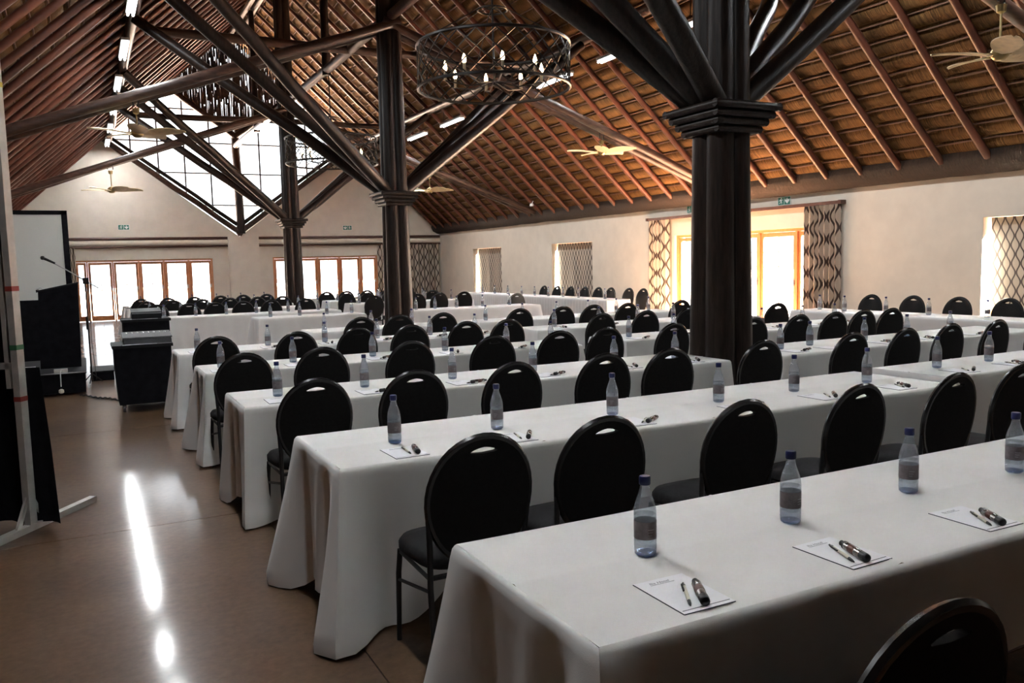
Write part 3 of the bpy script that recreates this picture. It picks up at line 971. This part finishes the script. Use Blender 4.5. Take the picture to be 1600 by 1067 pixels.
# row number: (front, back, [(name, x0, x1)], chair y)
ROWS = {
    1: (1.47, 2.26, [('left', 0.95, 4.95)]),
    2: (3.37, 4.17, [('left', 0.90, 4.93)]),
    3: (5.22, 5.94, [('left', 0.82, 4.70), ('right', 5.21, 9.0)]),
    4: (7.12, 7.82, [('left', 0.83, 4.45), ('right', 5.0, 8.66)]),
    5: (8.95, 9.60, [('left', 0.80, 4.50), ('right', 4.95, 8.62)]),
    6: (10.74, 11.40, [('left', 2.60, 4.50), ('right', 5.0, 8.62)]),
    7: (14.42, 15.10, [('left', 2.58, 4.45), ('right', 5.30, 8.05)]),
    8: (16.05, 16.75, [('left', 0.82, 4.45)]),
    9: (18.20, 18.90, [('left', 0.80, 4.45), ('right', 5.35, 8.30)]),
    10: (20.25, 20.95, [('left', 0.80, 4.45), ('right', 5.35, 8.30)]),
    11: (22.15, 22.85, [('left', 0.80, 4.45), ('right', 5.35, 8.30)]),
}
for r, (f, b, parts) in ROWS.items():
    for nm, x0, x1 in parts:
        table('long white-clothed table, %s row from the camera, %s of the columns' % (ORD[r], nm), x0, x1, f, b, r * 10 + len(nm), front_hem=0.40 if r < 7 else 0.10, corner=0.17 if r < 3 else 0.07 if r == 3 else 0.12)
table('white-clothed table of the second row, right of the columns', 5.18, 8.9, 3.60, 4.22, 222, corner=0.03)
ROWS[2][2].append(('right', 5.18, 8.9))
table('white-clothed table along the right wall below the nearest window', 9.86, 10.46, 4.6, 9.55, 71, front_hem=0.1, long_axis=1)
table('head table with pleated white skirt along the far right wall', 9.86, 10.46, 14.75, 22.5, 72, front_hem=0.06, end_hem=0.05, pleat=0.012, corner=0.03, long_axis=1)

# ------------------------------------------------------------------ chairs
def oval_pt(a):
    """outline of the egg-shaped back, centre at z 0.70"""
    x = 0.215 * math.cos(a)
    z = 0.255 * math.sin(a)
    x *= (1.0 + 0.05 * math.sin(a))
    return x, z
ZB = 0.695
def back_y(x, z):        # the back leans away from the table and is slightly dished
    return -0.225 - 0.14 * (z - 0.48) + 0.55 * x * x * 0.6
def chair_parts(detail=True):
    n = 40 if detail else 24
    hz = 0.196                     # centre of the hand slot above the oval centre
    hole, outer = [], []
    for k in range(n):
        a = 2 * PI * k / n
        ox, oz = oval_pt(a)
        outer.append((ox * 0.985, oz * 0.985))
    # slot is a lens; use matching angles round its centre
    def slot(dx, dz):
        an = math.atan2(dz / 0.018, dx / 0.058)
        x = 0.058 * math.cos(an)
        z = 0.0125 * math.sin(an) * (1 - 0.30 * abs(math.cos(an)))
        return x, z + hz + 0.006 * (1 - (x / 0.058) ** 2)
    for (ox, oz) in outer:
        hole.append(slot(ox, oz - hz))
    m = MB()
    V = []
    rings = 5 if detail else 3
    for side_ in (0, 1):
        for q in range(rings + 1):
            f = q / rings
            for k in range(n):
                x = hole[k][0] + (outer[k][0] - hole[k][0]) * f
                z = hole[k][1] + (outer[k][1] - hole[k][1]) * f
                y = back_y(x, ZB + z)
                puff = 0.014 * math.sin(PI * min(1, f * 1.0)) if side_ else 0.0
                y += (0.016 + puff) if side_ else -0.010
                V.append((x, y, ZB + z))
    H = (rings + 1) * n
    Fc = []
    for q in range(rings):
        for k in range(n):
            k2 = (k + 1) % n
            Fc.append((q * n + k, q * n + k2, (q + 1) * n + k2, (q + 1) * n + k))
            Fc.append((H + q * n + k, H + (q + 1) * n + k, H + (q + 1) * n + k2, H + q * n + k2))
    for k in range(n):
        k2 = (k + 1) % n
        Fc.append((k, H + k, H + k2, k2))
        Fc.append((rings * n + k, rings * n + k2, H + rings * n + k2, H + rings * n + k))
    m.add(V, Fc)
    back = m
    rim = MB().tube([(oval_pt(2 * PI * k / n)[0], back_y(oval_pt(2 * PI * k / n)[0], ZB + oval_pt(2 * PI * k / n)[1]) + 0.002, ZB + oval_pt(2 * PI * k / n)[1]) for k in range(n)], 0.0145, 6, False, True)
    # seat: rounded cushion
    seat = MB()
    sv = []
    ns = 28
    prof = [(0.0, 0.0), (0.90, 0.0), (1.0, 0.018), (1.0, 0.045), (0.93, 0.066), (0.6, 0.078), (0.0, 0.082)]
    for fr, dz in prof:
        for k in range(ns):
            a = 2 * PI * k / ns
            e = 0.55
            c, s = math.cos(a), math.sin(a)
            x = 0.215 * math.copysign(abs(c) ** e, c) * fr
            y = 0.200 * math.copysign(abs(s) ** e, s) * fr
            x *= 1.0 + 0.10 * (y / 0.215) * 0.5
            sv.append((x, y + 0.005, 0.412 + dz))
    sf = [(i * ns + k, i * ns + (k + 1) % ns, (i + 1) * ns + (k + 1) % ns, (i + 1) * ns + k) for i in range(len(prof) - 1) for k in range(ns)]
    seat.add(sv, sf)
    legs = []
    for s in (-1, 1):
        legs.append(MB().tube([(s * 0.20, 0.195, 0.0), (s * 0.195, 0.185, 0.30), (s * 0.19, 0.17, 0.405)], [0.011, 0.0125, 0.0125], 8))
        legs.append(MB().tube([(s * 0.205, -0.245, 0.0), (s * 0.20, -0.20, 0.36), (s * 0.202, back_y(0.2, 0.52) + 0.004, 0.52), (s * 0.212, back_y(0.21, 0.66) + 0.004, 0.66)], [0.011, 0.0125, 0.0125, 0.012], 8))
    frame = MB()
    frame.tube([(-0.19, 0.17, 0.398), (0.19, 0.17, 0.398), (0.198, -0.19, 0.398), (-0.198, -0.19, 0.398)], 0.0115, 6, False, True)
    bars = []
    for s in (-1, 1):
        bars.append(MB().tube([(s * 0.195, 0.185, 0.27), (s * 0.201, -0.207, 0.35)], 0.008, 6))
    return back, rim, seat, legs, frame, bars
bk, rm, st, lg, fr_, br = chair_parts(True)
def proto_chair():
    t = thing('banquet_chair', 'x', 'chair')
    b = bk.build('backrest', 'chair_shell', t)
    rm.build('rim', 'chair_rim', b)
    st.build('seat', 'seat_fabric', t)
    for l in lg: l.build('leg', 'leg_metal', t)
    fr_.build('seat_frame', 'leg_metal', t)
    for q in br: q.build('stretcher', 'leg_metal', t)
    return t
chair0 = proto_chair()
def joined(parts, name, mats):
    m = MB()
    for p, mi in parts:
        m.cur = mi
        m.add(p.v, p.f)
    return m.mesh(name, mats)
b2, r2, s2, l2, f2, q2 = chair_parts(False)
FAR_CHAIR = joined([(b2, 0), (r2, 1), (s2, 2)] + [(l, 3) for l in l2] + [(f2, 3)], 'banquet_chair', ['chair_shell', 'chair_rim', 'seat_fabric', 'leg_metal'])
used = [False]
def place_chair(x, y, rz, label, group, far=False):
    if far:
        o = link('banquet_chair', FAR_CHAIR)
        tag(o, label, 'chair', group)
    else:
        o = chair0 if not used[0] else copy_tree(chair0)
        used[0] = True
        tag(o, label, 'chair', group)
    o.location = (x, y, 0)
    o.rotation_euler = (0, 0, rz)
    return o
# x positions of the seats row by row (left and right of the columns)
SEATS = {
    1: {'left': [1.38, 1.86]},
    2: {'left': [1.30, 1.87, 2.61, 3.38, 4.07, 4.66]},
    3: {'left': [1.14, 1.76, 2.43, 3.17, 3.72, 4.60], 'right': [5.59, 6.22, 6.89, 7.54, 8.20]},
    4: {'left': [1.04, 1.67, 2.41, 3.21, 3.90, 4.40], 'right': [5.20, 6.26, 6.91, 7.49, 7.98, 8.42]},
    5: {'left': [1.08, 1.85, 2.50, 3.08, 3.76, 4.27], 'right': [5.55, 6.22, 6.90, 7.55, 8.45]},
    6: {'left': [3.08, 3.61, 4.20], 'right': [5.38, 6.04, 6.57, 7.15, 8.18]},
    9: {'left': [1.2, 1.8, 2.3, 2.85, 3.4, 4.1], 'right': [5.6, 6.1, 6.6, 7.15, 7.75]},
    10: {'left': [1.15, 1.7, 2.3, 2.9, 3.5, 4.05], 'right': [5.6, 6.1, 6.65, 7.2, 7.8]},
    11: {'left': [1.15, 1.75, 2.35, 2.95, 3.5, 4.05], 'right': [5.6, 6.15, 6.7, 7.25, 7.85]},
}
CHAIR_Y = {1: 1.21, 2: 3.10, 3: 5.03, 4: 6.86, 5: 8.68, 6: 10.46, 9: 17.75, 10: 19.85, 11: 21.75}
rj = random.Random(77)
for r, d in SEATS.items():
    for nm, xs in d.items():
        for i, x in enumerate(xs):
            lab = '%s black oval-backed chair from the left, %s table row, %s of the columns' % (ORD[i + 1], ORD[r], nm)
            place_chair(x, CHAIR_Y[r] + rj.uniform(-0.03, 0.03), rj.uniform(-0.05, 0.05), lab, 'chairs in the table rows', r > 6)
place_chair(7.95, 15.55, 0.1, 'lone black oval-backed chair just behind the seventh table row, right end', 'chairs in the table rows', True)
for i, y in enumerate((6.1, 6.83, 7.53, 8.28, 9.0)):
    place_chair(10.74 + 0.03 * (i % 2), y, PI / 2, '%s black oval-backed chair against the near right wall, counted from the doors' % ORD[5 - i], 'chairs along the right wall')
for i, y in enumerate((14.96, 15.5, 16.23, 16.76, 17.37, 18.04, 18.72, 19.41)):
    place_chair(10.70, y, PI / 2, '%s black oval-backed chair behind the pleated head table, counted from the curtain' % ORD[i + 1], 'chairs along the right wall', True)

# ------------------------------------------------------------------ bottles
body = [(0.0, 0.004), (0.024, 0.0), (0.031, 0.006), (0.0325, 0.02), (0.0325, 0.048), (0.0318, 0.05), (0.0318, 0.105), (0.0325, 0.107), (0.0325, 0.125), (0.031, 0.14), (0.026, 0.160), (0.0185, 0.180), (0.0145, 0.195), (0.0135, 0.205), (0.0150, 0.207), (0.0135, 0.210), (0.0135, 0.214)]
capp = [(0.0155, 0.207), (0.0165, 0.209), (0.0165, 0.229), (0.0145, 0.232), (0.0, 0.232)]
labp = [(0.0324, 0.052), (0.0328, 0.053), (0.0328, 0.103), (0.0324, 0.104)]
watp = [(0.0, 0.006), (0.029, 0.008), (0.0305, 0.02), (0.0305, 0.122), (0.0, 0.122)]
basp = [(0.0, 0.005), (0.020, 0.002), (0.0305, 0.006), (0.0312, 0.010), (0.026, 0.011), (0.010, 0.007), (0.0, 0.008)]
MBODY = MB().lathe(body, 20, cap=False)
MCAP, MLAB = MB().lathe(capp, 18, cap=False), MB().lathe(labp, 20, cap=False)
MWAT, MBAS = MB().lathe(watp, 16, cap=False), MB().lathe(basp, 10, cap=False)
def proto_bottle():
    t = thing('water_bottle', 'x', 'bottle')
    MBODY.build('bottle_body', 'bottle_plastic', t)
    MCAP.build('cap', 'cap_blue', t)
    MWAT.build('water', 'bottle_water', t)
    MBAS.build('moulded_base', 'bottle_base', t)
    l = MLAB.build('label', 'label_grey', t)
    mk = MB()
    for k in range(3):
        a0, a1 = -1.75 - 0.30, -1.75 + 0.25 - 0.1 * k
        z = 0.082 - 0.008 * k
        pts = []
        for q in range(6):
            a = a0 + (a1 - a0) * q / 5
            pts.append((0.0331 * math.cos(a), 0.0331 * math.sin(a), z))
        mk.tube(pts, 0.0008, 4)
    mk.build('label_print', 'label_mark', l)
    return t
bottle0 = proto_bottle()
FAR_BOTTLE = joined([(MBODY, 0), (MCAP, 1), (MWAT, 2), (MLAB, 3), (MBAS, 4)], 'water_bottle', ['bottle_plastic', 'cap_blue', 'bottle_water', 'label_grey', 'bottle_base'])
ub = [False]
TOP = 0.753
def place_bottle(x, y, label, far=False):
    if far: o = link('water_bottle', FAR_BOTTLE)
    else:
        o = bottle0 if not ub[0] else copy_tree(bottle0)
        ub[0] = True
    tag(o, label, 'bottle', 'water bottles on the tables')
    o.location = (x, y, TOP)
    o.rotation_euler = (0, 0, rj.uniform(-0.6, 0.6))
BOT = {
    1: {'left': [1.384, 1.952, 2.553, 3.12]},
    2: {'left': [1.27, 1.83, 2.53, 3.27, 3.90, 4.55], 'right': [5.53, 6.14]},
    3: {'left': [1.09, 1.70, 2.37, 3.05, 3.80, 4.42], 'right': [5.60, 6.03, 6.75, 7.35, 8.05]},
    4: {'left': [1.00, 1.62, 2.36, 3.10, 3.78, 4.30], 'right': [5.28, 5.9, 6.55, 7.25, 7.9, 8.45]},
    5: {'left': [1.02, 1.75, 2.38, 3.00, 3.66, 4.25], 'right': [5.40, 6.10, 6.75, 7.35, 8.20]},
    6: {'left': [2.85, 3.50, 4.10], 'right': [5.25, 5.90, 6.50, 7.05, 7.6, 8.25]},
    7: {'left': [2.85, 3.35, 3.85, 4.30], 'right': [5.55, 5.95, 6.4, 6.95, 7.55]},
    8: {'left': [1.25, 1.8, 2.35, 2.9, 3.5, 4.1]},
    9: {'left': [1.15, 1.75, 2.3, 2.95, 3.6, 4.2], 'right': [5.6, 6.1, 6.65, 7.2, 7.9]},
    10: {'left': [1.2, 1.8, 2.4, 3.0, 3.6, 4.2], 'right': [5.65, 6.2, 6.7, 7.3, 7.95]},
    11: {'left': [1.2, 1.8, 2.4, 3.0, 3.6, 4.2], 'right': [5.6, 6.15, 6.75, 7.35, 7.95]},
}
PLACES = []
for r, d in BOT.items():
    f, b, _ = ROWS[r]
    for nm, xs in d.items():
        for i, x in enumerate(xs):
            y = f + (0.41 if r == 1 else 0.36) + rj.uniform(-0.03, 0.03)
            if r == 2 and nm == 'right': y = 3.94
            if r == 1: y = 1.888 if i != 2 else 1.918
            place_bottle(x, y, 'blue-capped water bottle, %s from the left, %s table row, %s of columns' % (ORD[i + 1], ORD[r], nm), r > 6)
            if r <= 5: PLACES.append((r, nm, i, x, f if not (r == 2 and nm == 'right') else 3.60))
for i, y in enumerate((5.9, 6.55, 7.35, 8.05, 8.75, 9.25)):
    place_bottle(10.12 + 0.03 * (i % 2), y, 'water bottle on the right wall table, %s from the doors' % ORD[6 - i], y > 20)
for i, y in enumerate((15.2, 16.3, 17.0, 17.7, 18.4, 19.1, 19.9, 20.7, 21.5)):
    place_bottle(10.12, y, 'water bottle on the pleated head table, %s from its near end' % ORD[i + 1], True)

# ------------------------------------------------------------------ notepads, pens, sweet rolls
def proto_pad():
    t = thing('notepad', 'x', 'notepad')
    MB().box((-0.079, -0.105, 0.0), (0.079, 0.105, 0.0025)).build('sheet', 'paper', t, False)
    MB().box((-0.073, -0.092, 0.0025), (0.073, -0.0895, 0.0029)).build('rule_line', 'ink', t, False)
    MB().box((-0.079, -0.1065, 0.0), (0.079, -0.105, 0.0024)).build('edge_line', 'ink', t, False)
    MB().box((-0.0805, -0.105, 0.0), (-0.079, 0.105, 0.0024)).build('edge_line', 'ink', t, False)
    cu = bpy.data.curves.new('heading', 'FONT')
    cu.body = 'Ilia Hotel'
    cu.size = 0.017
    cu.shear = 0.35
    tmp = bpy.data.objects.new('heading_tmp', cu)
    COL.objects.link(tmp)
    dg = bpy.context.evaluated_depsgraph_get()
    me = bpy.data.meshes.new_from_object(tmp.evaluated_get(dg))
    bpy.data.objects.remove(tmp)
    me.materials.clear()
    me.materials.append(MATS['ink'])
    link('heading', me, t, (-0.045, 0.078, 0.0028))
    MB().box((-0.045, 0.0735, 0.0025), (0.03, 0.0742, 0.0029)).build('underline', 'ink', t, False)
    return t
def proto_pen():
    t = thing('ballpoint_pen', 'x', 'pen')
    def lx(prof, n=10):
        m = MB().lathe(prof, n)
        m.v = [(z, x, y + 0.0052) for x, y, z in m.v]
        return m
    lx([(0.0046, 0.028), (0.0052, 0.04), (0.0052, 0.105), (0.0048, 0.118)]).build('barrel', 'pen_white', t)
    lx([(0.0, 0.0), (0.0016, 0.002), (0.0042, 0.016), (0.0048, 0.030)]).build('tip', 'black_plastic', t)
    lx([(0.0048, 0.117), (0.0048, 0.128), (0.003, 0.130), (0.003, 0.142), (0.0, 0.143)]).build('push_button', 'black_plastic', t)
    MB().box((0.085, 0.0035, 0.006), (0.128, 0.0075, 0.010)).build('clip', 'black_plastic', t, False)
    return t
def proto_roll():
    t = thing('sweet_roll', 'x', 'sweets')
    def lx(prof, n=12):
        m = MB().lathe(prof, n)
        m.v = [(z, x, y + 0.0125) for x, y, z in m.v]
        return m
    lx([(0.0122, 0.028), (0.0125, 0.03), (0.0125, 0.105), (0.0122, 0.107)]).build('wrapper', 'foil', t)
    lx([(0.0127, 0.055), (0.0129, 0.056), (0.0129, 0.084), (0.0127, 0.085)]).build('wrapper_band', 'foil_brown', t)
    lx([(0.0095, 0.0), (0.0122, 0.003), (0.0128, 0.010), (0.0128, 0.029)]).build('dark_end', 'black_plastic', t)
    lx([(0.0124, 0.106), (0.0122, 0.114), (0.0055, 0.117), (0.0085, 0.131), (0.0, 0.132)]).build('twisted_end', 'black_plastic', t)
    return t
pad0, pen0, roll0 = proto_pad(), proto_pen(), proto_roll()
for q, (r, nm, i, x, f) in enumerate(PLACES):
    first = q == 0
    wh = 'beside the %s bottle, %s table row, %s of columns' % (ORD[i + 1], ORD[r], nm)
    p = pad0 if first else copy_tree(pad0)
    px0 = x - 0.086 if r == 1 else x - 0.03
    tag(p, 'white ruled notepad sheet ' + wh, 'notepad', 'notepads on the tables')
    p.location = (px0, f + 0.143, TOP)
    p.rotation_euler = (0, 0, rj.uniform(-0.03, 0.03))
    e = pen0 if first else copy_tree(pen0)
    tag(e, 'cream and black ballpoint pen ' + wh, 'pen', 'pens on the notepads')
    s = roll0 if first else copy_tree(roll0)
    tag(s, 'small foil sweet roll ' + wh, 'sweets', 'sweet rolls on the notepads')
    ang = (1.02, 1.20, 1.0)[i % 3] if r == 1 else rj.uniform(0.3, 1.4)
    if r == 1:
        e.location = (px0 - 0.045, f + 0.058, TOP + 0.003)
        s.location = (px0 - 0.010, f + 0.045, TOP + 0.003)
    else:
        e.location = (px0 + 0.005, f + 0.07, TOP + 0.003)
        s.location = (px0 + 0.035, f + 0.06, TOP + 0.003)
    e.rotation_euler = (0, 0, ang + (0.0 if r == 1 else rj.uniform(-0.1, 0.3)))
    s.rotation_euler = (0, 0, ang + (0.05 if r == 1 else rj.uniform(-0.2, 0.1)))

# ------------------------------------------------------------------ stage corner
st_ = thing('stage_platform', 'low black stage platform under the lectern', 'stage', (-0.85, 13.3, 0))
MB().box((-0.80, -0.95, 0.02), (0.77, 0.95, 0.27)).build('skirt', 'black_cloth', st_, False)
MB().box((-0.82, -0.97, 0.27), (0.79, 0.97, 0.30)).build('deck', 'black_case', st_, False)
MB().box((-0.82, -0.985, 0.285), (0.79, -0.972, 0.297)).build('edge_strip', 'silver_strip', st_, False)
sb = thing('stage_step', 'low dark step block beside the stage platform', 'step', (0.16, 14.02, 0))
MB().box((-0.17, -0.38, 0.0), (0.14, 0.38, 0.125)).build('block', 'black_cloth', sb, False)
MB().box((-0.18, -0.39, 0.125), (0.15, 0.39, 0.145)).build('tread', 'black_case', sb, False)
le = thing('lectern', 'black lectern with sloping top on the stage', 'lectern', (-0.355, 13.2, 0.30))
MB().prism([(-0.265, 0.0), (0.235, 0.0), (0.262, 1.158), (-0.225, 1.060)], 1, -0.22, 0.22).build('body', 'black_cloth', le, False)
m = MB().prism([(-0.235, 1.055), (0.268, 1.157), (0.268, 1.175), (-0.235, 1.073)], 1, -0.23, 0.23)
m.build('reading_top', 'black_case', le, False)
MB().box((-0.248, -0.23, 1.05), (-0.233, 0.23, 1.085)).build('ledge', 'black_case', le, False)
MB().tube([(-0.25, -0.2, 1.10), (-0.19, -0.2, 1.115), (-0.17, -0.2, 1.10)], 0.008, 6).build('clip', 'silver_strip', le)
mic = thing('microphone_stand', 'boom microphone stand beside the lectern', 'microphone', (0.0, 13.45, 0))
MB().tube([(0, 0, 0.02), (0.0, 0, 1.47)], 0.011, 8).build('pole', 'iron', mic)
MB().tube([(-0.01, 0, 0.78), (-0.01, 0, 0.98)], 0.017, 8).build('clutch', 'iron', mic)
for k in range(3):
    a = k * 2 * PI / 3 + 0.3
    MB().tube([(0, 0, 0.14), (0.14 * math.cos(a), 0.14 * math.sin(a), 0.012)], 0.008, 6).build('leg', 'iron', mic)
MB().box((-0.03, -0.03, 1.44), (0.05, 0.03, 1.53)).build('boom_clamp', 'iron', mic, False)
MB().tube([(0.26, 0, 1.31), (-0.36, 0, 1.745)], 0.0075, 6).build('boom', 'silver_strip', mic)
mh = MB().tube([(-0.36, 0, 1.745), (-0.46, 0, 1.80), (-0.49, 0, 1.815)], [0.014, 0.018, 0.02], 8).build('microphone', 'iron', mic)
MB().lathe([(0.0, -0.03), (0.022, -0.022), (0.03, 0.0), (0.022, 0.024), (0.0, 0.03)], 12, (-0.51, 0, 1.825)).build('grille', 'black_plastic', mh)
MB().tube([(-0.40, 0.01, 1.76), (-0.2, 0.03, 1.63), (0.03, 0.03, 1.45), (0.03, 0.03, 0.6), (0.06, -0.05, 0.05)], 0.004, 5).build('lead', 'cable', mic)
ps = thing('projection_screen', 'white projection screen with black border behind the lectern', 'screen', (-1.35, 16.2, 0))
MB().box((-1.05, 0.0, 1.16), (1.06, 0.012, 2.60)).build('screen_sheet', 'screen_white', ps, False)
for (a, b, c, d) in ((-1.15, 2.60, 1.15, 2.67), (-1.15, 1.08, 1.15, 1.16), (-1.15, 1.08, -1.05, 2.67), (1.06, 1.08, 1.15, 2.67)):
    MB().box((a, -0.01, b), (c, 0.02, d)).build('border', 'black_cloth', ps, False)
MB().box((-1.12, 0.0, 0.06), (1.12, 0.02, 1.08)).build('drape', 'black_cloth', ps, False)
for s in (-1.1, 1.1):
    MB().tube([(s, 0.03, 0.03), (s, 0.03, 2.66)], 0.02, 6).build('upright', 'aluminium', ps)
    MB().box((s - 0.02, -0.3, 0.0), (s + 0.02, 0.34, 0.035)).build('foot', 'aluminium', ps, False)
pp = thing('paper_stack', 'white sheet of paper lying on the stage behind the lectern', 'paper', (-0.85, 13.15, 0.30))
MB().prism([(-0.20, -0.14), (0.14, -0.16), (0.16, 0.13), (-0.18, 0.16)], 2, 0.0, 0.012).build('sheet', 'paper', pp, False)
pw = thing('power_strip', 'pale plug adapter hanging on a lead from the stage edge', 'plug', (-0.38, 12.29, 0))
MB().box((-0.06, 0.05, 0.30), (0.10, 0.11, 0.345)).build('socket_block', 'aluminium', pw, False)
MB().tube([(0.02, 0.05, 0.33), (0.015, 0.01, 0.30), (0.012, -0.005, 0.12)], 0.006, 5).build('lead', 'white_plastic', pw)
MB().lathe([(0.012, 0.06), (0.03, 0.05), (0.032, 0.015), (0.012, 0.0)], 10, (0.012, -0.02, 0.03)).build('plug', 'pen_white', pw)
cb_ = MB()
pts = []
for i in range(40):
    t = i / 39
    pts.append((-0.15 + 0.60 * t, 12.10 - 1.05 * t + 0.04 * math.sin(t * 14), 0.012 + 0.008 * math.sin(t * 70)))
tag(cb_.tube(pts, 0.012, 5).build('floor_cable', 'cable'), 'black coiled cable on the floor between stage and equipment case', 'cable')

# equipment cases at the end of the fifth and sixth rows
def case(label, x0, x1, y0, y1, z1, wheels=True):
    t = thing('equipment_case', label, 'case', ((x0 + x1) / 2, (y0 + y1) / 2, 0), 0, 'black equipment cases')
    w, d = (x1 - x0) / 2, (y1 - y0) / 2
    m = MB()
    z0 = 0.09
    m.prism([(-w * 0.93, z0), (w * 0.93, z0), (w, z1 * 0.6), (w, z1 - 0.03), (-w, z1 - 0.03), (-w, z1 * 0.6)], 1, -d, d)
    m.build('body', 'black_cloth', t, False)
    MB().box((-w - 0.02, -d - 0.02, z1 - 0.035), (w + 0.02, d + 0.02, z1)).build('lid', 'black_case', t, False)
    MB().box((-w * 0.7, -d - 0.006, z1 - 0.012), (w * 0.5, -d + 0.03, z1 + 0.004)).build('trim_strip', 'silver_strip', t, False)
    for sx in (-1, 1):
        for sy in (-1, 1):
            c = MB().tube([(sx * (w - 0.07) - 0.015, sy * (d - 0.06), 0.04), (sx * (w - 0.07) + 0.015, sy * (d - 0.06), 0.04)], 0.04, 12).build('castor', 'black_plastic', t)
            MB().box((sx * (w - 0.07) - 0.02, sy * (d - 0.06) - 0.02, 0.05), (sx * (w - 0.07) + 0.02, sy * (d - 0.06) + 0.02, 0.1)).build('fork', 'iron', c, False)
    return t
case('large black equipment case standing at the aisle end of the table rows', 0.24, 0.84, 10.30, 10.92, 0.77)
case('second black equipment case behind, nearer the far doors', 0.43, 1.02, 12.55, 13.1, 0.94)
mx = thing('sound_mixer', 'sound mixer with sloping silver-edged top on the nearer case', 'mixer', (0.60, 10.62, 0.77))
MB().prism([(-0.22, 0.0), (0.22, 0.0), (0.20, 0.10), (-0.16, 0.055)], 0, -0.25, 0.26).build('body', 'black_case', mx, False)
MB().prism([(-0.165, 0.056), (0.205, 0.101), (0.20, 0.118), (-0.16, 0.072)], 0, -0.26, 0.27).build('control_panel', 'mixer_grey', mx, False)
for i in range(8):
    MB().lathe([(0.012, 0.0), (0.009, 0.018), (0.0, 0.018)], 8, (-0.21 + 0.06 * i, 0.10, 0.102)).build('knob', 'white_plastic', mx)
bx_ = thing('amplifier_box', 'small black box with sloping lid on the farther case', 'box', (0.74, 12.8, 0.94))
MB().prism([(-0.16, 0.0), (0.16, 0.0), (0.16, 0.125), (-0.10, 0.085), (-0.16, 0.07)], 0, -0.19, 0.19).build('body', 'black_case', bx_, False)
MB().prism([(-0.10, 0.086), (0.165, 0.126), (0.165, 0.136), (-0.10, 0.096)], 0, -0.195, 0.195).build('lid', 'mixer_grey', bx_, False)

# free-standing projection screen frame seen from behind, left edge of the picture
fs = thing('screen_frame', 'tall aluminium screen frame with black drape at the left edge', 'screen', (-0.40, 5.90, 0), math.radians(-34.5))
# local +x points right along the sheet, local y along the feet
MB().box((-0.022, -0.03, 0.04), (0.022, 0.03, 3.06)).build('upright', 'aluminium', fs, False)
MB().box((-0.075, -0.02, 0.9), (-0.045, 0.02, 3.06)).build('upright_tube', 'aluminium', fs, False)
MB().box((-0.025, -0.36, 0.0), (0.025, 0.62, 0.04)).build('foot', 'aluminium', fs, False)
m = MB()
m.prism([(-0.13, 0.04), (-0.09, 0.04), (0.0, 0.22), (0.0, 0.27)], 0, -0.008, 0.008)
m.build('gusset', 'aluminium', fs, False)
MB().prism([(0.13, 0.04), (0.09, 0.04), (0.0, 0.22), (0.0, 0.27)], 0, -0.008, 0.008).build('gusset', 'aluminium', fs, False)
MB().box((-2.6, -0.02, 1.02), (0.0, 0.02, 1.06)).build('bottom_rail', 'aluminium', fs, False)
MB().box((-2.6, -0.025, 3.02), (0.03, 0.025, 3.07)).build('top_rail', 'aluminium', fs, False)
MB().box((-2.6, 0.022, 1.03), (-0.02, 0.032, 3.04)).build('sheet_back', 'black_cloth', fs, False)
dr = MB()
nu = 60
V = []
for z, sp_ in ((1.02, 0.0), (0.5, 0.05), (0.03, 0.09)):
    for i in range(nu + 1):
        u = -2.6 + (2.68 + sp_) * i / nu
        V.append((u, 0.06 + 0.03 * math.sin(u * 22) * (1 - 0.3 * z), z))
dr.add(V, [(j * (nu + 1) + i, j * (nu + 1) + i + 1, (j + 1) * (nu + 1) + i + 1, (j + 1) * (nu + 1) + i) for j in range(2) for i in range(nu)])
dr.build('drape', 'black_cloth', fs)
for z, mt in ((2.72, 'tape_yellow'), (1.50, 'tape_red'), (1.14, 'tape_green'), (0.82, 'tape_red')):
    MB().box((-0.0235, -0.0315, z), (0.0235, 0.0315, z + 0.03)).build('tape', mt, fs, False)
